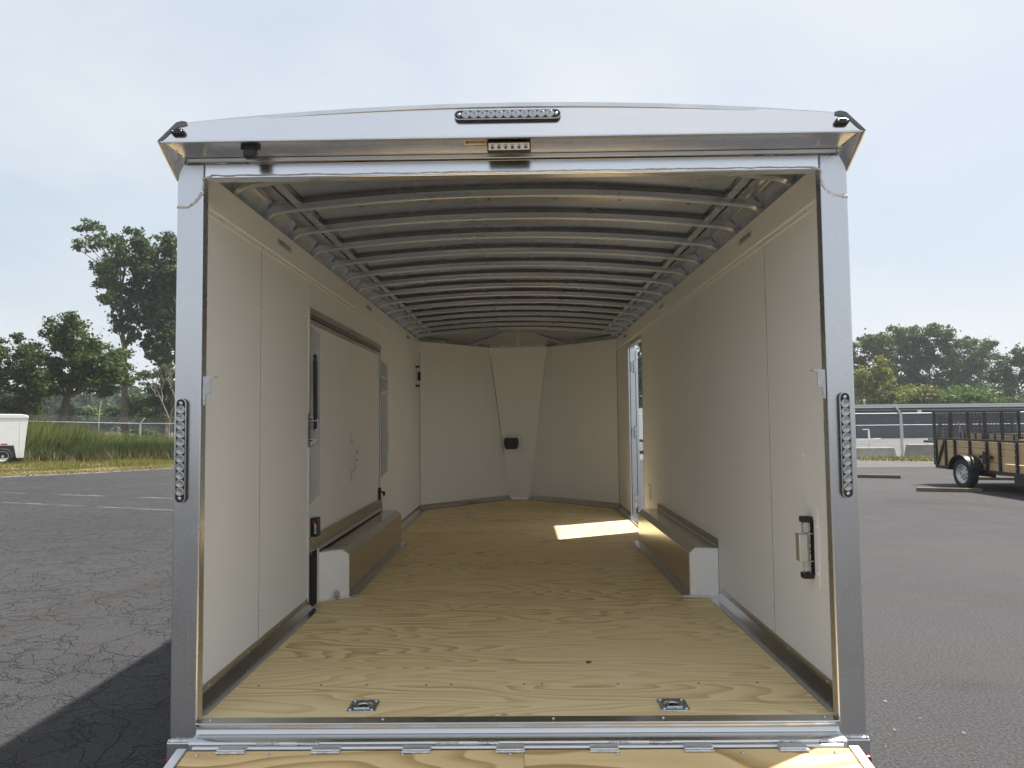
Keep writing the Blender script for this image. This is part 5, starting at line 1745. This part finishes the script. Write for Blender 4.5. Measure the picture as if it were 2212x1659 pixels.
def tree(name, label, base, height, leafmat, clumps, leaf_size, trunk_r=0.2, bark='bark', top=None, group=None, density=1.0, limbs=True, seed=0, sub=5, cat='tree'):
    """clumps: list of (dx, dy, z, rx, rz) relative to the base"""
    rng = np.random.default_rng(seed + 100)
    T = thing(name, label, cat, base, 0, group)
    rd = random.Random(seed)
    top = top or (0, 0, height * 0.8)
    # trunk path with slight wander
    n = 7
    pts = []
    for i in range(n):
        t = i / (n - 1)
        pts.append(Vector((top[0] * t + (rd.uniform(-1, 1) * 0.02 * height if 0 < i < n - 1 else 0), top[1] * t + (rd.uniform(-1, 1) * .015 * height if 0 < i else 0), top[2] * t - (0.1 if i == 0 else 0))))
    tm = MB()
    tm.tube(pts, [trunk_r * (1.25 if i == 0 else 1) * (1 - 0.8 * i / (n - 1)) + 0.02 for i in range(n)], 9)
    C, R_, N = [], [], []
    for (dx, dy, z, rx, rz) in clumps:
        if limbs:
            k = min(n - 2, max(1, int((z - rz) / max(0.1, top[2]) * (n - 1))))
            a = pts[k]; b = Vector((dx, dy, z))
            mid = a.lerp(b, 0.5) + Vector((0, 0, 0.12 * (b - a).length)) * (1 if b.z > a.z else -0.3)
            r0 = max(0.02, trunk_r * 0.38 * (1 - 0.6 * k / n))
            tm.tube([a, mid, b], [r0, r0 * .6, r0 * .2], 6)
        # split each clump into smaller uneven sprays, and scatter stray leaves round them
        for j in range(sub + 4):
            d = rng.normal(size=3); d /= np.linalg.norm(d)
            c = np.array([dx, dy, z]) + d * np.array([rx, rx, rz]) * (0.25 + 0.85 * rng.random() ** 0.7)
            s = 0.26 + 0.34 * rng.random()
            C.append(c); R_.append(np.array([rx * s * 1.15, rx * s * 1.15, rz * s * .8]))
            area = (rx * s) * (rz * s)
            N.append(max(10, int(density * 34.0 * area / (leaf_size ** 2))))
            if limbs and j % 2 == 0:
                tm.tube([(dx, dy, z), tuple((np.array([dx, dy, z]) + c) / 2 + np.array([0, 0, .05])), tuple(c)], [0.03, 0.02, 0.008], 4)
        C.append(np.array([dx, dy, z])); R_.append(np.array([rx * 1.25, rx * 1.25, rz * 1.2])); N.append(int(density * 9.0 * rx * rz / leaf_size ** 2))
    tm.build('trunk', bark, T, True)
    V, F = leaf_cloud(C, R_, N, leaf_size, rng)
    me = np_mesh('crown', V, F, leafmat)
    o = bpy.data.objects.new('crown', me); COL.objects.link(o); o.parent = T
    return T


def pix_clumps(Y, base, specs, depth=0.5, grow_=1.0):
    """specs in photo pixels (px, py, rx_px, rz_px[, dy]) at distance Y -> metres relative to the base"""
    out = []
    sc = (Y + 2.72) / CAM_F
    for i, sp in enumerate(specs):
        p = at_y(sp[0], sp[1], Y)
        dy = sp[4] if len(sp) > 4 else ((i * 0.618) % 1 - 0.5) * depth * 6
        out.append((p.x - base[0], dy, p.z, sp[2] * sc * grow_, sp[3] * sc * grow_))
    return out


def gbase(px, Y):
    return (at_y(px, 915, Y).x, Y, 0.0)


# left side
Y = 46; b = gbase(117, Y)
tree('maple_tree', 'spreading green maple with leaning trunk behind the reeds', b, 9.5, 'leaf_maple',
     pix_clumps(Y, b, [(160, 716, 30, 26), (128, 742, 26, 24), (195, 728, 34, 26), (225, 760, 34, 22), (255, 790, 30, 20), (270, 800, 20, 14), (165, 768, 40, 28), (120, 790, 30, 26), (205, 800, 40, 24), (150, 820, 34, 22), (245, 828, 30, 16), (200, 842, 26, 14), (112, 835, 22, 22), (182, 690, 14, 12), (150, 695, 12, 10), (275, 822, 18, 12), (140, 755, 30, 24), (185, 760, 34, 26), (215, 780, 30, 22), (235, 805, 28, 20), (180, 815, 34, 20), (130, 815, 26, 22), (105, 800, 18, 26)], 0.5, 1.05),
     0.20, 0.34, top=(1.6, 0.2, 7.0), seed=1, sub=7, density=0.62)
Y = 43; b = gbase(70, Y)
tree('locust_tree', 'feathery dull green tree standing above the white box trailer', b, 7.6, 'leaf_locust',
     pix_clumps(Y, b, [(20, 765, 34, 26), (55, 755, 30, 22), (80, 775, 26, 26), (30, 805, 40, 28), (75, 815, 34, 26), (5, 840, 34, 28), (55, 850, 36, 26), (92, 845, 18, 24), (100, 735, 10, 14), (-20, 790, 34, 40), (60, 733, 14, 10), (30, 880, 40, 18), (85, 880, 20, 14)]),
     0.18, 0.20, seed=2, sub=6, density=0.75)
Y = 64; b = gbase(274, Y)
tree('poplar_tree', 'tall thin poplar with sparse clumpy crown and bare lower trunk', b, 19.0, 'leaf_poplar',
     pix_clumps(Y, b, [(228, 508, 22, 14), (250, 515, 18, 14), (205, 535, 18, 16), (235, 545, 26, 18), (262, 555, 20, 18), (283, 545, 10, 14), (212, 575, 18, 16), (245, 585, 24, 18), (275, 585, 16, 18), (225, 612, 22, 16), (262, 620, 18, 16), (215, 640, 14, 10), (240, 645, 16, 12), (268, 655, 14, 14), (276, 690, 10, 12), (258, 690, 8, 12), (265, 720, 12, 10), (280, 735, 10, 10), (190, 545, 6, 6), (232, 660, 10, 8), (225, 530, 22, 18), (250, 550, 20, 18), (230, 580, 22, 18), (255, 600, 20, 18), (240, 625, 18, 16)], 0.8, 1.12),
     0.27, 0.30, top=(-0.6, 0, 17.0), seed=3, sub=5, density=0.55)
Y = 66; b = gbase(356, Y)
tree('poplar_tree', 'tall dense dark poplar half hidden by the trailer post', b, 19.0, 'leaf_dark',
     pix_clumps(Y, b, [(320, 535, 24, 22), (350, 525, 22, 20), (375, 535, 20, 24), (400, 560, 24, 30), (310, 570, 24, 26), (345, 575, 30, 28), (380, 590, 26, 30), (305, 620, 28, 26), (340, 630, 34, 28), (375, 650, 30, 30), (300, 670, 26, 24), (335, 690, 32, 26), (370, 710, 30, 30), (300, 715, 20, 18), (330, 745, 26, 22), (365, 770, 26, 26), (318, 772, 16, 12), (400, 650, 34, 60), (400, 760, 30, 50), (325, 560, 26, 26), (355, 600, 30, 28), (320, 600, 26, 26), (325, 655, 30, 28), (355, 670, 30, 28), (350, 735, 28, 26), (318, 700, 26, 24)], 0.8, 1.12),
     0.32, 0.38, seed=4, sub=5, density=0.85)
Y = 57; b = gbase(352, Y)
tree('pine_tree', 'gloomy drooping evergreen under the tall dense poplar', b, 6.0, 'leaf_dark',
     pix_clumps(Y, b, [(325, 812, 18, 12), (350, 805, 24, 12), (375, 800, 20, 14), (318, 838, 24, 12), (352, 838, 28, 14), (380, 840, 24, 18), (310, 866, 24, 12), (345, 870, 30, 14), (376, 875, 26, 16), (330, 895, 40, 12), (372, 900, 30, 12), (395, 850, 30, 40)], 0.4),
     0.24, 0.16, seed=5, sub=5, density=0.6)
# bare branches beside the pine
Y = 52; b = gbase(366, Y)
dt = thing('dead_tree', 'leafless grey branches of a dead tree beside the trailer post', 'tree', b)
m = MB(); rd = random.Random(3)
def grow(p, d, l, r, lv):
    q = p + d * l
    m.tube([p, p.lerp(q, .5) + Vector((rd.uniform(-1, 1), rd.uniform(-1, 1), rd.uniform(0, 1))) * l * .06, q], [r, r * .8, r * .6], 5)
    if lv:
        for _ in range(3):
            nd = (d + Vector((rd.uniform(-1, 1), rd.uniform(-1, 1), rd.uniform(-.1, .9))) * .75).normalized()
            grow(q, nd, l * rd.uniform(.6, .8), r * .6, lv - 1)
grow(Vector((0, 0, 0)), Vector((0.0, 0, 1)), 2.0, 0.10, 0)
grow(Vector((0, 0, 1.9)), Vector((-0.4, 0, 1)).normalized(), 1.6, 0.07, 3)
grow(Vector((0, 0, 1.9)), Vector((0.3, 0, 1)).normalized(), 1.6, 0.07, 3)
m.build('branches', 'bark_grey', dt, True)

# bushes along the far side of the fence, left
for i, (px, Y, py, w, h, mat, lab) in enumerate(((185, 88, 893, 26, 14, 'leaf_lime', 'pale green bush beyond the fence, beside the leaning maple trunk'),
                                                 (225, 96, 890, 30, 16, 'leaf_lime', 'broad pale green bush beyond the fence below the maple crown'),
                                                 (252, 90, 888, 22, 18, 'leaf_maple', 'mid green bush beyond the fence near the slim poplar trunk'),
                                                 (300, 74, 880, 26, 26, 'leaf_maple', 'tall shrub standing between the two poplar trunks'),
                                                 (345, 78, 868, 30, 34, 'leaf_dark', 'dark leafy thicket under the dense poplar'),
                                                 (392, 76, 862, 30, 40, 'leaf_poplar', 'grey-green thicket mostly hidden behind the trailer post'),
                                                 (150, 80, 885, 22, 18, 'leaf_dark', 'dark shrub right beside the leaning maple trunk'),
                                                 (20, 62, 878, 40, 26, 'leaf_dark', 'dark shrub below the feathery tree, above the white box trailer'),
                                                 (320, 46, 934, 30, 10, 'leaf_maple', 'low round bush just behind the fence near the corner post'))):
    b = gbase(px, Y)
    tree('bush', lab, b, 2.0, mat, pix_clumps(Y, b, [(px, py, w * .7, h), (px - w * .5, py + 4, w * .5, h * .8), (px + w * .5, py + 3, w * .5, h * .8), (px, py + 10, w, h * .8)], 0.3), 0.30 if Y > 60 else .16, 0.06, seed=20 + i, sub=5, density=0.8, cat='bush')

# far wood on the left
rng = np.random.default_rng(77)
C, R_, N = [], [], []
for i in range(150):
    px = rng.uniform(-120, 470); Y = rng.uniform(150, 240)
    hh = rng.uniform(7, 15) * (0.85 + 0.15 * math.sin(px * .03))
    p = at_y(px, 915, Y)
    for k in range(4):
        C.append((p.x + rng.normal() * 2.0, Y + rng.normal() * 2, hh * (0.25 + 0.22 * k))); r = rng.uniform(2.0, 3.6) * (1 - .12 * k)
        R_.append(np.array([r, r, r * .9])); N.append(150)
V, F = leaf_cloud(C, R_, N, 0.85, rng)
o = bpy.data.objects.new('far_wood', np_mesh('far_wood', V, F, 'leaf_far')); COL.objects.link(o)
tag(o, 'distant wooded skyline fading into the haze behind the fence', 'wood', kind='stuff')

# right side
for args in (
    ('cottonwood_tree', 'tall loose green tree rising behind the yellow-green cone tree', 1875, 118, 'leaf_poplar', [(1852, 745, 16, 14), (1880, 738, 18, 14), (1897, 735, 14, 12), (1850, 775, 16, 18), (1880, 770, 22, 18), (1900, 770, 16, 20), (1860, 805, 22, 16), (1892, 812, 22, 22), (1870, 840, 26, 20), (1835, 760, 14, 26)], 31),
    ('cottonwood_tree', 'broad tall tree with wide flat crown, tallest on its left flank', 1940, 122, 'leaf_poplar', [(1925, 722, 18, 12), (1950, 725, 18, 14), (1972, 722, 16, 14), (1918, 745, 18, 18), (1945, 750, 24, 20), (1972, 752, 20, 20), (1925, 780, 22, 20), (1955, 785, 26, 22), (1930, 815, 26, 20), (1965, 820, 24, 22), (1945, 850, 34, 18)], 32),
    ('cottonwood_tree', 'highest green tree above the middle of the grey building', 2010, 118, 'leaf_maple', [(1995, 718, 16, 12), (2015, 712, 16, 10), (2035, 722, 14, 14), (1992, 742, 18, 18), (2018, 742, 22, 20), (2042, 750, 14, 18), (1998, 778, 22, 20), (2028, 780, 24, 22), (2000, 815, 26, 20), (2032, 818, 24, 22), (2015, 850, 36, 18)], 33),
    ('cottonwood_tree', 'rounded grey-green tree sloping down beside the highest tree', 2095, 120, 'leaf_poplar', [(2070, 745, 18, 12), (2098, 745, 18, 14), (2122, 745, 16, 14), (2135, 765, 10, 16), (2065, 770, 20, 18), (2095, 775, 24, 20), (2122, 785, 18, 20), (2075, 805, 24, 20), (2108, 815, 24, 20), (2090, 845, 36, 18)], 34),
    ('cottonwood_tree', 'dark tree standing apart beyond a sky gap above the parked trailer', 2180, 110, 'leaf_dark', [(2178, 762, 14, 12), (2172, 785, 20, 16), (2198, 780, 18, 18), (2160, 812, 22, 18), (2190, 815, 28, 20), (2150, 840, 24, 16), (2185, 850, 34, 18), (2215, 800, 22, 30), (2140, 862, 16, 10)], 35),
    ('cone_tree', 'yellow-green cone-shaped tree beside the aluminium post', 1880, 88, 'leaf_yellow', [(1878, 790, 14, 14), (1868, 812, 20, 16), (1892, 812, 18, 16), (1860, 838, 22, 16), (1890, 838, 24, 18), (1912, 845, 12, 12), (1850, 862, 26, 16), (1885, 865, 30, 14), (1915, 868, 14, 12)], 36),
    ('yellow_bush', 'low yellowing bush behind the grey roof, beside the cone tree', 1975, 84, 'leaf_gold', [(1955, 848, 20, 12), (1975, 842, 20, 10), (1995, 852, 20, 12), (1940, 862, 22, 14), (1970, 864, 26, 14), (2005, 865, 22, 12), (2022, 870, 14, 8)], 37),
    ('spreading_tree', 'wide flat-topped fresh green tree peeping over the grey roof', 2100, 82, 'leaf_lime', [(2055, 850, 26, 10), (2082, 842, 24, 9), (2110, 845, 26, 10), (2140, 853, 26, 10), (2045, 865, 26, 12), (2085, 864, 34, 12), (2130, 866, 34, 12), (2168, 868, 22, 10)], 38),
    ('cottonwood_tree', 'dark green tree filling the view through the open side door', 1384, 70, 'leaf_dark', [(1375, 745, 16, 16), (1395, 760, 16, 18), (1378, 790, 20, 18), (1398, 800, 18, 20), (1375, 830, 22, 18), (1395, 845, 22, 20), (1380, 875, 26, 18), (1384, 720, 14, 12), (1430, 780, 24, 60), (1340, 780, 24, 60)], 39),
):
    nm, lab, px, Y, mt, specs, sd = args
    b = gbase(px, Y)
    tree(nm, lab, b, 10, mt, pix_clumps(Y, b, specs, 0.8, 1.2), 0.46 if Y > 100 else 0.36, 0.30, seed=sd, sub=5, density=0.62, cat='bush' if 'bush' in nm else 'tree', top=(0, 0, at_y(specs[0][0], specs[0][1], Y).z * .8))
# background wood closing the gaps on the right and behind the trailer
C, R_, N = [], [], []
for i in range(110):
    px = rng.uniform(1250, 2500); Y = rng.uniform(135, 175)
    hh = rng.uniform(5.0, 8.0)
    p = at_y(px, 915, Y)
    for k in range(3):
        C.append((p.x + rng.normal() * 1.5, Y + rng.normal() * 2, hh * (0.25 + 0.25 * k))); r = rng.uniform(1.8, 3.0)
        R_.append(np.array([r, r, r * .9])); N.append(130)
V, F = leaf_cloud(C, R_, N, 0.7, rng)
o = bpy.data.objects.new('far_wood', np_mesh('far_wood', V, F, 'leaf_far')); COL.objects.link(o)
tag(o, 'low distant wood closing the gaps behind the grey building', 'wood', kind='stuff')

# street light far left
sx = at_y(213, 915, 70)
sl = thing('street_light', 'thin leaning lamp pole standing beyond the fence', 'street light', (sx.x, 70, 0))
MB().tube([(0, 0, 0), (0.05, 0, 3.0), (0.3, 0, 4.6)], 0.045, 8).build('pole', 'galv', sl, True)
MB().box(0.2, 0.55, -0.12, 0.12, 4.6, 4.9).build('lamp_head', 'black_plastic', sl, bevel=0.04)
# black rail rack far left
q = at_y(364, 928, 60)
rk = thing('metal_rack', 'black barred metal rack behind the fence near the trailer post', 'rack', (q.x, 60, 0))
for z in (0.42, 1.42):
    MB().box(-0.75, 1.2, -0.03, 0.03, z, z + 0.07).build('rack_rail', 'black_paint', rk)
for k in range(9):
    MB().box(-0.75 + k * 0.23, -0.70 + k * 0.23, -0.025, 0.025, 0.491, 1.419).build('rack_bar', 'black_paint', rk)
for x in (-0.7, 1.1):
    MB().box(x - 0.04, x + 0.04, -0.04, 0.04, -0.01, 0.419).build('rack_leg', 'black_paint', rk)


# ================================================================== REEDS AND GRASS
def blades(P, Hh, width, lean, rng, seg=3, wind=(0.0, 0.0)):
    """P (n,3) bases; arched tapering blades -> V, F"""
    n = len(P)
    ang = rng.random(n) * 2 * np.pi
    ld = np.stack([np.cos(ang) * lean + wind[0], np.sin(ang) * lean + wind[1]], 1) * (0.4 + rng.random(n))[:, None]
    wa = rng.random(n) * np.pi
    wd = np.stack([np.cos(wa), np.sin(wa), np.zeros(n)], 1) * (width * (0.6 + 0.8 * rng.random(n)))[:, None]
    rows = []
    for k in range(seg + 1):
        t = k / seg
        c = P + np.concatenate([ld * (Hh * t ** 2)[:, None], (Hh * (t - 0.18 * t ** 3 * np.linalg.norm(ld, axis=1)))[:, None]], 1)
        w = wd * (1 - 0.92 * t)
        rows.append(c - w); rows.append(c + w)
    V = np.stack(rows, 1)
    base = np.arange(n)[:, None] * (2 * (seg + 1))
    F = np.concatenate([base + np.array([[2 * k, 2 * k + 1, 2 * k + 3, 2 * k + 2]]) for k in range(seg)], 1).reshape(-1, 4)
    return V.reshape(-1, 3), F


def scatter(px0, px1, ynear, yfar, n, rng):
    px = rng.uniform(px0, px1, n)
    Y = np.array([rng.uniform(ynear(p), yfar(p)) for p in px])
    X = CAM_LOC.x + (px - W_ / 2) / CAM_F * (Y - CAM_LOC.y) - 0.0124 * (Y - CAM_LOC.y)
    return np.stack([X, Y, np.full(n, -0.01)], 1), px


rng = np.random.default_rng(21)
yn = lambda p: 28.6 + max(0, (p - 60)) * 0.004
P, px = scatter(-90, 430, lambda p: yn(p) + 1.2, lambda p: yn(p) + 5.0, 5200, rng)
H = np.interp(px, [-90, 40, 70, 150, 215, 260, 330, 430], [1.85, 1.85, 1.80, 1.62, 1.25, 1.18, 0.98, 0.95]) * rng.uniform(0.7, 1.05, len(px))
V, F = blades(P, H * 1.15, 0.032, 0.30, rng, 4, (0.30, 0.0))
o = bpy.data.objects.new('reed_bed', np_mesh('reed_bed', V, F, 'reed')); COL.objects.link(o)
tag(o, 'tall pale green reeds bending beside the white box trailer', 'reeds', kind='stuff')
P, px = scatter(-90, 430, yn, lambda p: yn(p) + 2.4, 12000, rng)
H = np.interp(px, [-90, 60, 130, 200, 300, 430], [0.85, 0.85, 0.80, 1.0, 0.98, 0.90]) * rng.uniform(0.6, 1.0, len(px))
V, F = blades(P, H, 0.016, 0.16, rng, 3)
o = bpy.data.objects.new('rush_bed', np_mesh('rush_bed', V, F, 'rush')); COL.objects.link(o)
tag(o, 'dark green upright rushes along the front edge of the reeds', 'rushes', kind='stuff')
P, px = scatter(-90, 430, lambda p: yn(p) - 0.4, lambda p: yn(p) + 1.2, 2600, rng)
V, F = blades(P, rng.uniform(0.25, 0.75, len(px)), 0.010, 0.75, rng, 3)
o = bpy.data.objects.new('dry_stems', np_mesh('dry_stems', V, F, 'straw')); COL.objects.link(o)
tag(o, 'tangle of bent dry stems at the foot of the reeds', 'dry grass', kind='stuff')


def verge_y(p):
    return float(np.interp(p, [-60, 0, 200, 375, 470], [19.2, 20.05, 21.6, 23.7, 25.2]))


P, px = scatter(-120, 470, lambda p: verge_y(p) + 0.15, lambda p: yn(p) + 0.3, 26000, rng)
den = np.sin(P[:, 0] * 1.7) * np.cos(P[:, 1] * 1.3) + rng.normal(size=len(px)) * .6
edge_d = P[:, 1] - np.array([verge_y(p) for p in px])
keep = den > np.where(edge_d < 2.2, 0.75, -0.35)
P, px = P[keep], px[keep]
V, F = blades(P, rng.uniform(0.04, 0.13, len(px)) * (1 + 0.6 * (P[:, 1] > 25)), 0.010, 0.5, rng, 2)
o = bpy.data.objects.new('verge_grass', np_mesh('verge_grass', V, F, 'grass')); COL.objects.link(o)
tag(o, 'short dry yellowish grass along the edge of the asphalt', 'grass', kind='stuff')
P, px = scatter(-120, 470, lambda p: verge_y(p) + 0.05, lambda p: verge_y(p) + 3.6, 15000, rng)
den = np.sin(P[:, 0] * 0.9 + 1.0) * np.cos(P[:, 1] * 0.8) + rng.normal(size=len(px)) * .5
P = P[den > 0.0]
V, F = blades(P, rng.uniform(0.03, 0.10, len(P)), 0.012, 0.9, rng, 2)
o = bpy.data.objects.new('dry_grass', np_mesh('dry_grass', V, F, 'straw')); COL.objects.link(o)
tag(o, 'straw-coloured dry grass patches beside the asphalt edge', 'dry grass', kind='stuff')
# weeds along the right verge
n = 5200
P = np.stack([rng.uniform(9.5, 34, n), np.zeros(n), np.full(n, -0.01)], 1)
P[:, 1] = np.interp(P[:, 0], [9.5, 12.7, 15, 34], [25.4, 24.6, 23.5, 23.0]) + rng.random(n) ** 1.5 * 2.6
V, F = blades(P, rng.uniform(0.05, 0.20, n), 0.022, 0.8, rng, 2)
o = bpy.data.objects.new('verge_weeds', np_mesh('verge_weeds', V, F, 'weed')); COL.objects.link(o)
tag(o, 'low yellow-brown weeds in front of the concrete barriers', 'weeds', kind='stuff')
# stones and dry bits on the verge edge
m = MB(); rd = random.Random(8)
for i in range(900):
    p = rd.uniform(-80, 460); y = verge_y(p) + abs(rd.gauss(0, .35)) - 0.1
    x = CAM_LOC.x + (p - W_ / 2) / CAM_F * (y + 2.72) - 0.0124 * (y + 2.72); s = rd.uniform(0.015, 0.045)
    vs = [(x + s * a, y + s * b_, s * c - 0.012) for a, b_, c in ((1, 0, .3), (0, 1, .2), (-1, 0, .3), (0, -1, .2), (.2, .1, .9))]
    m.add(vs, [(0, 1, 4), (1, 2, 4), (2, 3, 4), (3, 0, 4)])
tag(m.build('verge_stones', 'stone'), 'small stones strewn along the grass verge edge', 'stones', kind='stuff')

# ================================================================== HAZE
hz = MB().box(-1510, 1510, -810, 2510, -1.03, 26.0)
me = hz.mesh('haze')
hm = bpy.data.materials.new('hazy_air'); hm.use_nodes = True
hn = hm.node_tree.nodes; hn.clear()
ho = hn.new('ShaderNodeOutputMaterial'); hv = hn.new('ShaderNodeVolumePrincipled')
hv.inputs['Color'].default_value = (0.86, 0.90, 0.95, 1)
hv.inputs['Density'].default_value = 0.0005
hv.inputs['Anisotropy'].default_value = 0.2
hm.node_tree.links.new(hv.outputs[0], ho.inputs['Volume'])
me.materials.append(hm)
o = bpy.data.objects.new('haze', me); COL.objects.link(o)
tag(o, 'thin pale summer haze over the whole yard', 'haze', kind='stuff')
